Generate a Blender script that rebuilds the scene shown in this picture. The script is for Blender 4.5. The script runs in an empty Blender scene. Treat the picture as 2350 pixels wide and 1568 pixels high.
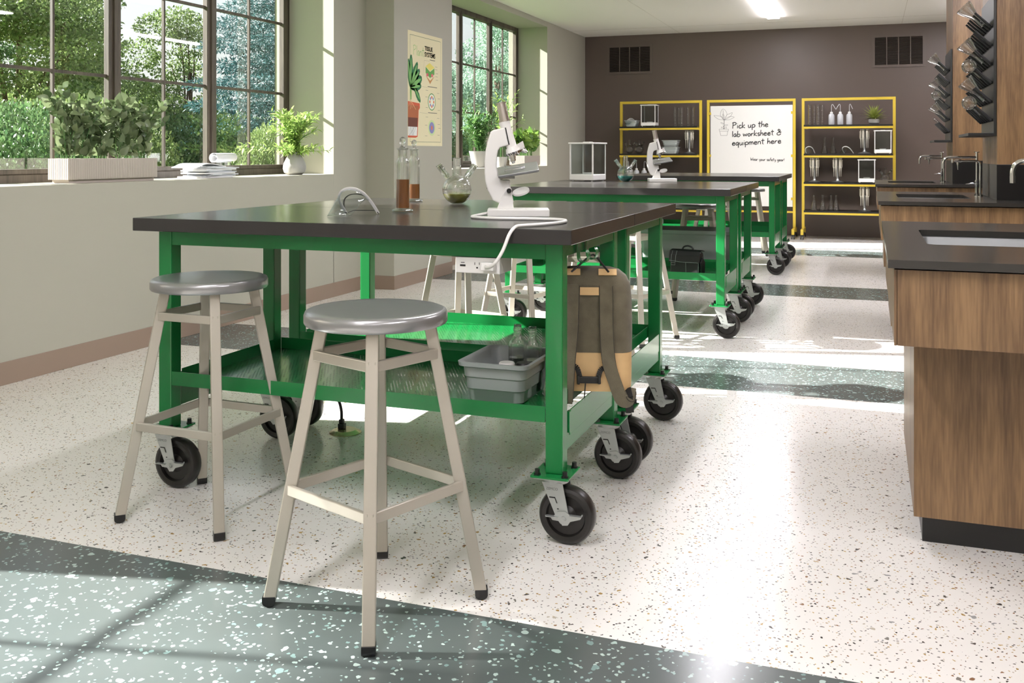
import bpy, math, random
from mathutils import Vector, Matrix
R = math.radians
rnd = random.Random(7)
C = bpy.context.scene.collection
S = bpy.context.scene

# ---------------------------------------------------------------- camera, sky, sun, exposure
cam_d = bpy.data.cameras.new('camera'); cam = bpy.data.objects.new('camera', cam_d); C.objects.link(cam)
cam_d.sensor_width = 36.0; cam_d.lens = 2235.0/2350*36; cam_d.shift_y = -(784-352)/2350.0
cam_d.clip_start = 0.05; cam_d.clip_end = 200
cam.location = (0, 0, 1.15); cam.rotation_euler = (R(90), 0, math.atan(822/2235))
S.camera = cam
S.view_settings.view_transform = 'Standard'; S.view_settings.look = 'None'
S.view_settings.exposure = 0.2; S.view_settings.gamma = 1.0
S.view_settings.use_curve_mapping = False
S.cycles.use_denoising = True
S.cycles.max_bounces = 8; S.cycles.diffuse_bounces = 4; S.cycles.glossy_bounces = 3
S.cycles.use_adaptive_sampling = True; S.cycles.adaptive_threshold = 0.03
S.cycles.transmission_bounces = 6; S.cycles.transparent_max_bounces = 20
S.cycles.caustics_reflective = False; S.cycles.caustics_refractive = False
S.cycles.sample_clamp_indirect = 6.0
wd = bpy.data.worlds.new('sky'); S.world = wd; wd.use_nodes = True
wn = wd.node_tree; wn.nodes.clear()
sky = wn.nodes.new('ShaderNodeTexSky'); sky.sky_type = 'NISHITA'; sky.sun_disc = False
sky.sun_elevation = R(30); sky.sun_rotation = R(256); sky.air_density = 1.3; sky.dust_density = 4.0
skm = wn.nodes.new('ShaderNodeMixRGB'); skm.blend_type = 'MIX'; skm.inputs[0].default_value = 0.6
skm.inputs[2].default_value = (6.5, 6.9, 7.0, 1)
bg = wn.nodes.new('ShaderNodeBackground'); bg.inputs['Strength'].default_value = 0.19
wo = wn.nodes.new('ShaderNodeOutputWorld')
wn.links.new(sky.outputs[0], skm.inputs[1]); wn.links.new(skm.outputs[0], bg.inputs[0]); wn.links.new(bg.outputs[0], wo.inputs[0])
sd = bpy.data.lights.new('sun', 'SUN'); sd.energy = 31.0; sd.angle = R(0.6); sd.color = (1.0, 0.965, 0.92)
sun = bpy.data.objects.new('sun', sd); C.objects.link(sun)
sun.rotation_euler = Vector((1.0, 0.24, -0.59)).to_track_quat('-Z', 'Y').to_euler()
sun.location = (-8, 0, 8)
LAMP_E = 55.0

# ---------------------------------------------------------------- helpers
def lin(c):
    if isinstance(c, str): c = tuple(int(c[i:i+2], 16) for i in (0, 2, 4))
    o = []
    for v in c[:3]:
        v = v/255.0
        o.append(v/12.92 if v <= 0.04045 else ((v+0.055)/1.055)**2.4)
    return (o[0], o[1], o[2], 1.0)

def node(nt, t, **kw):
    n = nt.nodes.new(t)
    for k, v in kw.items(): setattr(n, k, v)
    return n

def mat(name, col, rough=0.5, metal=0.0, spec=0.5, coat=0.0, bump=0.0, bscale=60, var=0.0, vscale=3.0, trans=0.0, emis=None, estr=0.0, sheen=0.0):
    m = bpy.data.materials.new(name); m.use_nodes = True
    nt = m.node_tree; b = nt.nodes['Principled BSDF']
    c = lin(col); b.inputs['Base Color'].default_value = c
    b.inputs['Roughness'].default_value = rough; b.inputs['Metallic'].default_value = metal
    b.inputs['Specular IOR Level'].default_value = spec
    b.inputs['Coat Weight'].default_value = coat
    if trans: b.inputs['Transmission Weight'].default_value = trans
    if sheen: b.inputs['Sheen Weight'].default_value = sheen
    if emis: b.inputs['Emission Color'].default_value = lin(emis); b.inputs['Emission Strength'].default_value = estr
    tc = node(nt, 'ShaderNodeTexCoord')
    if var:
        n = node(nt, 'ShaderNodeTexNoise'); n.inputs['Scale'].default_value = vscale; n.inputs['Detail'].default_value = 4
        nt.links.new(tc.outputs['Object'], n.inputs['Vector'])
        r = node(nt, 'ShaderNodeMapRange'); r.inputs[1].default_value = 0.3; r.inputs[2].default_value = 0.7
        r.inputs[3].default_value = 1-var; r.inputs[4].default_value = 1+var
        mx = node(nt, 'ShaderNodeVectorMath', operation='SCALE'); mx.inputs[0].default_value = c[:3]
        nt.links.new(n.outputs['Fac'], r.inputs[0]); nt.links.new(r.outputs[0], mx.inputs['Scale'])
        nt.links.new(mx.outputs[0], b.inputs['Base Color'])
    if bump:
        n = node(nt, 'ShaderNodeTexNoise'); n.inputs['Scale'].default_value = bscale; n.inputs['Detail'].default_value = 3
        bp = node(nt, 'ShaderNodeBump'); bp.inputs['Strength'].default_value = bump; bp.inputs['Distance'].default_value = 0.002
        nt.links.new(tc.outputs['Object'], n.inputs['Vector']); nt.links.new(n.outputs['Fac'], bp.inputs['Height'])
        nt.links.new(bp.outputs[0], b.inputs['Normal'])
    return m

def glassmat(name, col=(250, 252, 252), refl=1.0, rough=0.0, alpha_tint=1.0, base=0.04):
    # thin glass: tinted straight-through light plus a fresnel reflection
    m = bpy.data.materials.new(name); m.use_nodes = True; nt = m.node_tree; nt.nodes.clear()
    o = node(nt, 'ShaderNodeOutputMaterial'); t = node(nt, 'ShaderNodeBsdfTransparent'); g = node(nt, 'ShaderNodeBsdfGlossy')
    t.inputs[0].default_value = lin(col); g.inputs['Roughness'].default_value = rough
    lw = node(nt, 'ShaderNodeLayerWeight'); lw.inputs['Blend'].default_value = 0.5
    pw = node(nt, 'ShaderNodeMath', operation='POWER'); pw.inputs[1].default_value = 2.6
    ml = node(nt, 'ShaderNodeMath', operation='MULTIPLY_ADD'); ml.inputs[1].default_value = 0.75*refl; ml.inputs[2].default_value = base; ml.use_clamp = True
    mx = node(nt, 'ShaderNodeMixShader')
    nt.links.new(lw.outputs['Facing'], pw.inputs[0]); nt.links.new(pw.outputs[0], ml.inputs[0]); nt.links.new(ml.outputs[0], mx.inputs[0])
    nt.links.new(t.outputs[0], mx.inputs[1]); nt.links.new(g.outputs[0], mx.inputs[2]); nt.links.new(mx.outputs[0], o.inputs[0])
    return m

def realglass(name, fac=0.55):
    m = bpy.data.materials.new(name); m.use_nodes = True; nt = m.node_tree; nt.nodes.clear()
    o = node(nt, 'ShaderNodeOutputMaterial'); t = node(nt, 'ShaderNodeBsdfTransparent'); g = node(nt, 'ShaderNodeBsdfGlass'); mx = node(nt, 'ShaderNodeMixShader')
    g.inputs['IOR'].default_value = 1.47; g.inputs['Roughness'].default_value = 0.0; t.inputs[0].default_value = (0.97, 0.98, 0.98, 1)
    mx.inputs[0].default_value = fac
    nt.links.new(t.outputs[0], mx.inputs[1]); nt.links.new(g.outputs[0], mx.inputs[2]); nt.links.new(mx.outputs[0], o.inputs[0]); return m

def woodmat(name, c1, c2, scale=1.0, rough=0.4, axis='Z'):
    m = bpy.data.materials.new(name); m.use_nodes = True; nt = m.node_tree; b = nt.nodes['Principled BSDF']
    g = node(nt, 'ShaderNodeNewGeometry'); mp = node(nt, 'ShaderNodeMapping')
    mp.inputs['Scale'].default_value = {'Z': (1, 1, 0.06), 'Y': (1, 0.06, 1), 'X': (0.06, 1, 1)}[axis]
    nt.links.new(g.outputs['Position'], mp.inputs[0])
    n1 = node(nt, 'ShaderNodeTexNoise'); n1.inputs['Scale'].default_value = 9*scale; n1.inputs['Detail'].default_value = 6; n1.inputs['Distortion'].default_value = 0.6
    n2 = node(nt, 'ShaderNodeTexNoise'); n2.inputs['Scale'].default_value = 90*scale; n2.inputs['Detail'].default_value = 4
    nt.links.new(mp.outputs[0], n1.inputs['Vector']); nt.links.new(mp.outputs[0], n2.inputs['Vector'])
    ad = node(nt, 'ShaderNodeMath', operation='MULTIPLY_ADD'); ad.inputs[1].default_value = 0.45
    nt.links.new(n2.outputs['Fac'], ad.inputs[0]); 
    sc = node(nt, 'ShaderNodeMath', operation='MULTIPLY'); sc.inputs[1].default_value = 0.75
    nt.links.new(n1.outputs['Fac'], sc.inputs[0]); nt.links.new(sc.outputs[0], ad.inputs[2])
    r = node(nt, 'ShaderNodeValToRGB'); r.color_ramp.elements[0].position = 0.45; r.color_ramp.elements[1].position = 0.75
    r.color_ramp.elements[0].color = lin(c2); r.color_ramp.elements[1].color = lin(c1)
    nt.links.new(ad.outputs[0], r.inputs[0]); nt.links.new(r.outputs[0], b.inputs['Base Color'])
    b.inputs['Roughness'].default_value = rough
    bp = node(nt, 'ShaderNodeBump'); bp.inputs['Strength'].default_value = 0.15; bp.inputs['Distance'].default_value = 0.001
    nt.links.new(n2.outputs['Fac'], bp.inputs['Height']); nt.links.new(bp.outputs[0], b.inputs['Normal'])
    return m

def terrazzo(name, base, chips, density=0.5, scale=70, rough=0.14, size=(0.10, 0.42), base2=None):
    m = bpy.data.materials.new(name); m.use_nodes = True; nt = m.node_tree; b = nt.nodes['Principled BSDF']
    g = node(nt, 'ShaderNodeNewGeometry')
    cur = None
    n = node(nt, 'ShaderNodeTexNoise'); n.inputs['Scale'].default_value = 3.0; n.inputs['Detail'].default_value = 5
    nt.links.new(g.outputs['Position'], n.inputs['Vector'])
    br = node(nt, 'ShaderNodeMixRGB'); br.inputs[1].default_value = lin(base); br.inputs[2].default_value = lin(base2 or base)
    nt.links.new(n.outputs['Fac'], br.inputs[0]); cur = br.outputs[0]
    for k, (sc, dens, mx_) in enumerate([(scale, density, size[1]), (scale*0.42, density*0.45, size[1]*0.72)]):
        # distort the coordinates a little so chips are irregular
        nz = node(nt, 'ShaderNodeTexNoise'); nz.inputs['Scale'].default_value = sc*1.3; nz.inputs['Detail'].default_value = 1
        nt.links.new(g.outputs['Position'], nz.inputs['Vector'])
        sb = node(nt, 'ShaderNodeVectorMath', operation='SUBTRACT'); sb.inputs[1].default_value = (0.5, 0.5, 0.5)
        nt.links.new(nz.outputs['Color'], sb.inputs[0])
        ss = node(nt, 'ShaderNodeVectorMath', operation='SCALE'); ss.inputs['Scale'].default_value = 0.9/sc
        nt.links.new(sb.outputs[0], ss.inputs[0])
        av = node(nt, 'ShaderNodeVectorMath', operation='ADD'); nt.links.new(g.outputs['Position'], av.inputs[0]); nt.links.new(ss.outputs[0], av.inputs[1])
        v = node(nt, 'ShaderNodeTexVoronoi'); v.voronoi_dimensions = '2D'; v.inputs['Scale'].default_value = sc
        mp = node(nt, 'ShaderNodeMapping'); mp.inputs['Scale'].default_value = (1, 1, 1); mp.inputs['Location'].default_value = (k*3.7, k*1.3, 0)
        mp.inputs['Rotation'].default_value = (0, 0, 0.4)
        nt.links.new(av.outputs[0], mp.inputs[0]); nt.links.new(mp.outputs[0], v.inputs['Vector'])
        sp = node(nt, 'ShaderNodeSeparateColor'); nt.links.new(v.outputs['Color'], sp.inputs[0])
        # radius per cell from green channel, present when red < density
        mr = node(nt, 'ShaderNodeMapRange'); mr.inputs[3].default_value = size[0]; mr.inputs[4].default_value = mx_
        nt.links.new(sp.outputs['Green'], mr.inputs[0])
        lt = node(nt, 'ShaderNodeMath', operation='LESS_THAN'); nt.links.new(v.outputs['Distance'], lt.inputs[0]); nt.links.new(mr.outputs[0], lt.inputs[1])
        ld = node(nt, 'ShaderNodeMath', operation='LESS_THAN'); ld.inputs[1].default_value = dens; nt.links.new(sp.outputs['Red'], ld.inputs[0])
        ml = node(nt, 'ShaderNodeMath', operation='MULTIPLY'); nt.links.new(lt.outputs[0], ml.inputs[0]); nt.links.new(ld.outputs[0], ml.inputs[1])
        cr = node(nt, 'ShaderNodeValToRGB'); cr.color_ramp.interpolation = 'CONSTANT'
        while len(cr.color_ramp.elements) > 1: cr.color_ramp.elements.remove(cr.color_ramp.elements[-1])
        cr.color_ramp.elements[0].position = 0; cr.color_ramp.elements[0].color = lin(chips[0])
        for i, cc in enumerate(chips[1:]):
            e = cr.color_ramp.elements.new((i+1)/len(chips)); e.color = lin(cc)
        nt.links.new(sp.outputs['Blue'], cr.inputs[0])
        mx = node(nt, 'ShaderNodeMixRGB'); nt.links.new(ml.outputs[0], mx.inputs[0]); nt.links.new(cur, mx.inputs[1]); nt.links.new(cr.outputs[0], mx.inputs[2])
        cur = mx.outputs[0]
    nt.links.new(cur, b.inputs['Base Color']); b.inputs['Specular IOR Level'].default_value = 0.36
    n3 = node(nt, 'ShaderNodeTexNoise'); n3.inputs['Scale'].default_value = 2.2
    nt.links.new(g.outputs['Position'], n3.inputs['Vector'])
    rr = node(nt, 'ShaderNodeMapRange'); rr.inputs[3].default_value = rough*0.8; rr.inputs[4].default_value = rough*1.4
    nt.links.new(n3.outputs['Fac'], rr.inputs[0]); nt.links.new(rr.outputs[0], b.inputs['Roughness'])
    return m

class MB:
    def __init__(s): s.v = []; s.f = []; s.sm = []
    def add(s, vs, fs, smooth=False):
        o = len(s.v); s.v += [tuple(p) for p in vs]; s.f += [tuple(i+o for i in f) for f in fs]; s.sm += [smooth]*len(fs); return s
    def box(s, x0, x1, y0, y1, z0, z1, M=None):
        vs = [(x, y, z) for x in (x0, x1) for y in (y0, y1) for z in (z0, z1)]
        if M is not None: vs = [M @ Vector(p) for p in vs]
        return s.add(vs, [(0, 1, 3, 2), (4, 6, 7, 5), (0, 4, 5, 1), (2, 3, 7, 6), (0, 2, 6, 4), (1, 5, 7, 3)])
    def cyl(s, p0, p1, r0, r1=None, n=20, caps=True, smooth=True):
        if r1 is None: r1 = r0
        p0 = Vector(p0); p1 = Vector(p1); d = (p1-p0)
        q = d.to_track_quat('Z', 'Y').to_matrix()
        vs = []
        for k in range(n):
            a = 2*math.pi*k/n; u = q @ Vector((math.cos(a), math.sin(a), 0)); vs += [p0+u*r0, p1+u*r1]
        fs = [(2*k, 2*((k+1) % n), 2*((k+1) % n)+1, 2*k+1) for k in range(n)]
        s.add(vs, fs, smooth)
        if caps:
            s.add([vs[2*k] for k in range(n)], [tuple(reversed(range(n)))]); s.add([vs[2*k+1] for k in range(n)], [tuple(range(n))])
        return s
    def tube(s, pts, r, n=10, closed=False, caps=True, flat=None):
        # swept tube; flat=(w,h) gives a flat band instead
        P = [Vector(p) for p in pts]; m = len(P); vs = []
        up = None
        for i in range(m):
            a = P[(i-1) % m] if (closed or i > 0) else P[0]; b = P[(i+1) % m] if (closed or i < m-1) else P[-1]
            t = (b-a)
            if t.length < 1e-9: t = Vector((0, 0, 1))
            t.normalize()
            if up is None:
                up = Vector((0, 0, 1)) if abs(t.z) < 0.9 else Vector((0, 1, 0))
            x = up - t*up.dot(t)
            if x.length < 1e-6: x = Vector((1, 0, 0)) - t*t.x
            x.normalize(); y = t.cross(x); up = x
            rr = r[i] if isinstance(r, (list, tuple)) else r
            for k in range(n):
                an = 2*math.pi*k/n
                vs.append(P[i]+x*math.cos(an)*rr+y*math.sin(an)*rr)
        fs = []
        for i in range(m if closed else m-1):
            j = (i+1) % m
            for k in range(n):
                l = (k+1) % n
                fs.append((i*n+k, j*n+k, j*n+l, i*n+l))
        s.add(vs, fs, True)
        if not closed and caps:
            s.add(vs[:n], [tuple(range(n))]); s.add(vs[-n:], [tuple(reversed(range(n)))])
        return s
    def lathe(s, prof, n=28, M=None, smooth=True, closed=False):
        vs = []; m = len(prof)
        for (r, z) in prof:
            for k in range(n):
                a = 2*math.pi*k/n; vs.append(Vector((r*math.cos(a), r*math.sin(a), z)))
        if M is not None: vs = [M @ p for p in vs]
        fs = []
        for i in range(m if closed else m-1):
            j = (i+1) % m
            for k in range(n):
                l = (k+1) % n; fs.append((i*n+k, i*n+l, j*n+l, j*n+k))
        return s.add(vs, fs, smooth)
    def ribbon(s, pts, w, th, up=(0, 1, 0)):
        P = [Vector(p) for p in pts]; vs = []; m = len(P); u0 = Vector(up)
        for i in range(m):
            t = (P[min(i+1, m-1)]-P[max(i-1, 0)]).normalized(); u = (u0-t*u0.dot(t)).normalized(); x = t.cross(u)
            for a, b in ((-1, -1), (1, -1), (1, 1), (-1, 1)): vs.append(P[i]+x*a*w/2+u*b*th/2)
        fs = [(0, 3, 2, 1), (4*m-4, 4*m-3, 4*m-2, 4*m-1)]
        for i in range(m-1):
            for k in range(4): l = (k+1) % 4; fs.append((4*i+k, 4*i+l, 4*i+4+l, 4*i+4+k))
        return s.add(vs, fs, True)
    def prism(s, poly, h, M=None, smooth=False):
        # poly in XY, extruded along Z from 0 to h (poly counter-clockwise)
        n = len(poly); vs = [Vector((p[0], p[1], 0)) for p in poly]+[Vector((p[0], p[1], h)) for p in poly]
        if M is not None: vs = [M @ p for p in vs]
        s.add(vs, [tuple(reversed(range(n))), tuple(range(n, 2*n))])
        return s.add(vs, [(i, (i+1) % n, n+(i+1) % n, n+i) for i in range(n)], smooth)
    def sheet(s, poly, M):
        vs = [M @ Vector((p[0], p[1], 0)) for p in poly]
        return s.add(vs, [tuple(range(len(poly)))])
    def bar(s, p0, p1, w, h, up=(0, 0, 1)):
        # rectangular bar from p0 to p1: w across, h along up
        p0 = Vector(p0); p1 = Vector(p1); t = (p1-p0).normalized(); u = Vector(up); u = (u-t*u.dot(t)).normalized(); x = t.cross(u)
        vs = []
        for p in (p0, p1):
            for a, b in ((-1, -1), (1, -1), (1, 1), (-1, 1)): vs.append(p+x*a*w/2+u*b*h/2)
        return s.add(vs, [(0, 3, 2, 1), (4, 5, 6, 7), (0, 1, 5, 4), (1, 2, 6, 5), (2, 3, 7, 6), (3, 0, 4, 7)])
    def build(s, name, m, parent=None, bevel=0, seg=2, loc=None, rotz=0, solid=0, sub=0, angle=35):
        me = bpy.data.meshes.new(name); me.from_pydata(s.v, [], s.f); me.materials.append(m)
        me.validate(); me.update()
        for p, q in zip(me.polygons, s.sm): p.use_smooth = q
        import bmesh
        b = bmesh.new(); b.from_mesh(me); bmesh.ops.remove_doubles(b, verts=b.verts, dist=1e-6)
        bmesh.ops.recalc_face_normals(b, faces=b.faces)
        if bevel or True:
            for e in b.edges:
                if len(e.link_faces) == 2 and e.calc_face_angle(0) > R(angle): e.smooth = False
        b.to_mesh(me); b.free()
        o = bpy.data.objects.new(name, me); C.objects.link(o)
        if parent is not None: o.parent = parent
        if loc is not None: o.location = loc
        o.rotation_euler.z = rotz
        if solid:
            md = o.modifiers.new('solid', 'SOLIDIFY'); md.thickness = solid; md.offset = 0
        if bevel:
            md = o.modifiers.new('bevel', 'BEVEL'); md.width = bevel; md.segments = seg; md.limit_method = 'ANGLE'; md.angle_limit = R(40)
        if sub:
            md = o.modifiers.new('sub', 'SUBSURF'); md.levels = sub; md.render_levels = sub
        return o

def tag(o, label=None, cat=None, group=None, kind=None):
    if label: o['label'] = label
    if cat: o['category'] = cat
    if group: o['group'] = group
    if kind: o['kind'] = kind
    return o
def thing(name, label, cat, loc=(0, 0, 0), rotz=0, group=None):
    o = bpy.data.objects.new(name, None); C.objects.link(o); o.location = loc; o.rotation_euler.z = rotz
    o.empty_display_size = 0.1
    return tag(o, label, cat, group)
def kids(o): return [c for c in bpy.data.objects if c.parent == o]
KID = {}
def dup(root, loc, rotz=0, label=None, group=None, scale=None):
    if root.name not in KID:
        KID[root.name] = [(c, kids(c)) for c in kids(root)]
    r = root.copy(); C.objects.link(r); r.location = loc; r.rotation_euler.z = rotz
    if scale: r.scale = (scale,)*3
    if label: r['label'] = label
    if group: r['group'] = group
    for ch, gs in KID[root.name]:
        c = ch.copy(); C.objects.link(c); c.parent = r
        for g in gs:
            d = g.copy(); C.objects.link(d); d.parent = c
    return r
def struct(o): o['kind'] = 'structure'; return o
def arc(cx, cy, r, a0, a1, n=12): return [(cx+r*math.cos(R(a0+(a1-a0)*i/n)), cy+r*math.sin(R(a0+(a1-a0)*i/n))) for i in range(n+1)]
def rrect(w, h, r, n=4):
    o = []
    for (sx, sy, a) in ((1, 1, 0), (-1, 1, 90), (-1, -1, 180), (1, -1, 270)):
        o += arc(sx*(w/2-r), sy*(h/2-r), r, a, a+90, n)
    return o
def smooth_path(P, n=6):
    P = [Vector(p) for p in P]; out = []
    for i in range(len(P)-1):
        p0 = P[max(i-1, 0)]; p1 = P[i]; p2 = P[i+1]; p3 = P[min(i+2, len(P)-1)]
        for k in range(n):
            t = k/n
            out.append(0.5*((2*p1)+(p2-p0)*t+(2*p0-5*p1+4*p2-p3)*t*t+(3*p1-p0-3*p2+p3)*t**3))
    out.append(P[-1]); return out

# ---------------------------------------------------------------- materials
M = {}
M['wall'] = mat('wall_paint', (172, 169, 156), 0.55, bump=0.05, bscale=220)
M['wallback'] = mat('brown_wall_paint', (97, 84, 77), 0.42, bump=0.12, bscale=160)
M['ceiling'] = mat('ceiling_paint', (246, 242, 236), 0.8)
M['base'] = mat('baseboard_paint', (146, 126, 112), 0.5)
M['floor'] = terrazzo('light_terrazzo', (224, 220, 214), [(84, 78, 74), (166, 136, 84), (128, 122, 116), (180, 152, 96), (140, 106, 80), (152, 152, 150), (185, 175, 160), (62, 58, 56)], 0.34, 104, 0.19, (0.08, 0.34), (234, 231, 226))
M['stripe'] = terrazzo('dark_terrazzo', (76, 85, 84), [(136, 160, 155), (160, 180, 174), (118, 142, 139), (172, 190, 184)], 0.36, 66, 0.19, (0.08, 0.38), (90, 96, 94))
M['green'] = mat('green_paint', (20, 114, 56), 0.26, spec=0.5, coat=0.12)
M['dark_top'] = mat('black_resin_top', (48, 46, 45), 0.2, spec=0.5, var=0.04)
M['dark_top2'] = mat('dark_grey_worktop', (52, 50, 47), 0.22)
M['black'] = mat('black_plastic', (18, 18, 18), 0.35)
M['blackmat'] = mat('black_rack', (30, 31, 30), 0.4)
M['rubber'] = mat('black_wheel', (30, 28, 26), 0.33)
M['zinc'] = mat('zinc_plate', (196, 200, 198), 0.32, metal=0.75)
M['steel_seat'] = mat('brushed_seat_metal', (150, 150, 150), 0.28, metal=0.65, var=0.03)
M['stoolm'] = mat('painted_stool_metal', (180, 174, 161), 0.33, metal=0.35)
M['chrome'] = mat('chrome', (225, 225, 225), 0.08, metal=1.0)
M['steel'] = mat('stainless_steel', (165, 167, 167), 0.3, metal=0.8)
M['wood'] = woodmat('walnut_laminate', (141, 111, 77), (97, 73, 50), 1.9)
M['frame'] = woodmat('window_frame_wood', (98, 88, 78), (62, 54, 47), 1.6, 0.5)
M['yellow'] = mat('yellow_paint', (214, 186, 60), 0.4)
M['white'] = mat('white_plastic', (238, 236, 232), 0.28)
M['whiteboard'] = mat('whiteboard', (232, 231, 227), 0.25)
M['ink'] = mat('black_ink', (22, 22, 22), 0.5)
M['glass'] = glassmat('window_glass', (250, 251, 251), 0.5, 0.0, base=0.04)
M['lab'] = glassmat('lab_glass', (247, 249, 249), 0.8, 0.02, base=0.025)
M['labreal'] = realglass('thick_lab_glass', 0.6)
M['clear'] = glassmat('clear_visor', (244, 247, 247), 0.5, 0.03, base=0.02)
M['orange'] = mat('orange_liquid', (244, 150, 74), 0.1, trans=0.45)
M['yellowliq'] = mat('yellow_liquid', (222, 218, 80), 0.1, trans=0.5)
M['teal'] = mat('teal_liquid', (30, 205, 192), 0.1, trans=0.3)
M['waterliq'] = glassmat('clear_liquid', (205, 212, 206), 0.9, 0.03, base=0.1)
M['tub'] = mat('grey_tub_plastic', (160, 166, 164), 0.35)
M['pot'] = mat('grey_ceramic', (162, 160, 158), 0.45)
M['planter'] = mat('cream_planter', (182, 172, 163), 0.5)
M['fabric'] = mat('olive_grey_canvas', (98, 91, 73), 0.9, bump=0.7, bscale=420, var=0.2, vscale=22, sheen=0.2)
M['leather'] = mat('tan_leather', (216, 180, 128), 0.5, var=0.1, vscale=9)
M['bagleather'] = mat('black_leather', (17, 19, 19), 0.38, bump=0.15, bscale=90)
M['stitch'] = mat('pale_stitching', (150, 155, 155), 0.7)
M['washb'] = mat('white_wash_bottle', (198, 199, 202), 0.4)
M['paper'] = mat('magazine_paper', (232, 232, 234), 0.5)
M['poster'] = mat('cream_poster_paper', (232, 222, 184), 0.6)
M['lamp'] = mat('lamp_diffuser', (255, 255, 255), 0.5, emis=(252, 248, 255), estr=LAMP_E)
M['pipette'] = mat('pale_pipette_plastic', (205, 200, 188), 0.3, metal=0.3)
M['grass'] = mat('lawn', (98, 140, 62), 0.9, var=0.2, vscale=2)
M['bark'] = mat('bark', (92, 76, 62), 0.9)

def leafmat(name, c1, c2, tl=0.35, rough=0.45, vs=3.0):
    m = bpy.data.materials.new(name); m.use_nodes = True; nt = m.node_tree; nt.nodes.clear()
    o = node(nt, 'ShaderNodeOutputMaterial'); p = node(nt, 'ShaderNodeBsdfPrincipled'); t = node(nt, 'ShaderNodeBsdfTranslucent'); mx = node(nt, 'ShaderNodeMixShader')
    g = node(nt, 'ShaderNodeNewGeometry'); r = node(nt, 'ShaderNodeValToRGB')
    r.color_ramp.elements[0].color = lin(c1); r.color_ramp.elements[1].color = lin(c2)
    nt.links.new(g.outputs['Random Per Island'], r.inputs[0]); nt.links.new(r.outputs[0], p.inputs['Base Color']); nt.links.new(r.outputs[0], t.inputs[0])
    p.inputs['Roughness'].default_value = rough; mx.inputs[0].default_value = tl
    nt.links.new(p.outputs[0], mx.inputs[1]); nt.links.new(t.outputs[0], mx.inputs[2]); nt.links.new(mx.outputs[0], o.inputs[0])
    return m
M['leafdark'] = leafmat('broad_dark_leaves', (76, 96, 62), (136, 150, 110), 0.25, 0.3)
M['leaflight'] = leafmat('pale_narrow_leaves', (120, 158, 70), (190, 208, 130), 0.35)
M['leafmid'] = leafmat('mid_green_leaves', (66, 116, 62), (128, 164, 96), 0.3)
M['leaflet'] = leafmat('bright_broad_leaves', (62, 108, 48), (150, 180, 84), 0.35)
M['leafros'] = leafmat('rosette_leaves', (86, 112, 50), (160, 170, 90), 0.2)
M['tree1'] = leafmat('yellow_green_tree_leaves', (80, 106, 54), (138, 156, 96), 0.32)
M['tree2'] = leafmat('green_tree_leaves', (56, 90, 54), (106, 134, 86), 0.32)
M['tree4'] = leafmat('haze_painted_leaves', (112, 150, 128), (178, 204, 182), 0.45)  # distance haze painted into a paler leaf colour
M['tree3'] = leafmat('blue_green_needles', (28, 60, 62), (84, 126, 127), 0.22)

def tray_mat():
    m = mat('perforated_green_shelf', (20, 112, 54), 0.22, spec=0.5, coat=0.12); nt = m.node_tree
    b = nt.nodes['Principled BSDF']; out = [n for n in nt.nodes if n.type == 'OUTPUT_MATERIAL'][0]
    tc = node(nt, 'ShaderNodeTexCoord'); sp = node(nt, 'ShaderNodeSeparateXYZ'); nt.links.new(tc.outputs['Object'], sp.inputs[0])
    def mth(op, a, b_=None, c=None):
        n = node(nt, 'ShaderNodeMath', operation=op)
        for i, v in enumerate((a, b_, c)):
            if v is None: continue
            if isinstance(v, (int, float)): n.inputs[i].default_value = v
            else: nt.links.new(v, n.inputs[i])
        return n.outputs[0]
    X, Y = sp.outputs[0], sp.outputs[1]
    yr = mth('MULTIPLY', Y, 1/0.011); row = mth('FLOOR', yr)
    xs = mth('ADD', mth('MULTIPLY', X, 1/0.0125), mth('MULTIPLY', row, 0.5))
    fx = mth('SUBTRACT', mth('FRACT', xs), 0.5); fy = mth('SUBTRACT', mth('FRACT', yr), 0.5)
    d = mth('ADD', mth('MULTIPLY', fx, fx), mth('MULTIPLY', mth('MULTIPLY', fy, fy), 2.2))
    hole = mth('LESS_THAN', d, 0.075)
    # clusters of slots separated by plain diagonal bands
    dg = mth('FRACT', mth('ADD', mth('MULTIPLY', X, 1/0.05), mth('MULTIPLY', Y, 0.35/0.05)))
    cl = mth('LESS_THAN', dg, 0.72)
    ex = mth('LESS_THAN', mth('ABSOLUTE', X), 0.66); 
    h = mth('MULTIPLY', mth('MULTIPLY', hole, cl), ex)
    tr = node(nt, 'ShaderNodeBsdfTransparent'); mx = node(nt, 'ShaderNodeMixShader')
    hole_shade = node(nt, 'ShaderNodeBsdfDiffuse'); hole_shade.inputs[0].default_value = lin((10, 44, 24)); hm = node(nt, 'ShaderNodeMixShader'); hm.inputs[0].default_value = 0.5  # dark green paints the shade of the hole walls into the sheet
    nt.links.new(hole_shade.outputs[0], hm.inputs[1]); nt.links.new(tr.outputs[0], hm.inputs[2])
    nt.links.new(h, mx.inputs[0]); nt.links.new(b.outputs[0], mx.inputs[1]); nt.links.new(hm.outputs[0], mx.inputs[2]); nt.links.new(mx.outputs[0], out.inputs[0])
    return m
M['tray'] = tray_mat()
# ================================================================ ROOM SHELL
XW, XR, YB, YF, ZC = -4.03, 3.4, -3.5, 14.15, 2.9     # left wall face, right wall, wall behind camera, far wall, ceiling
XO = -4.58                                            # outer face of the left wall
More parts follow.
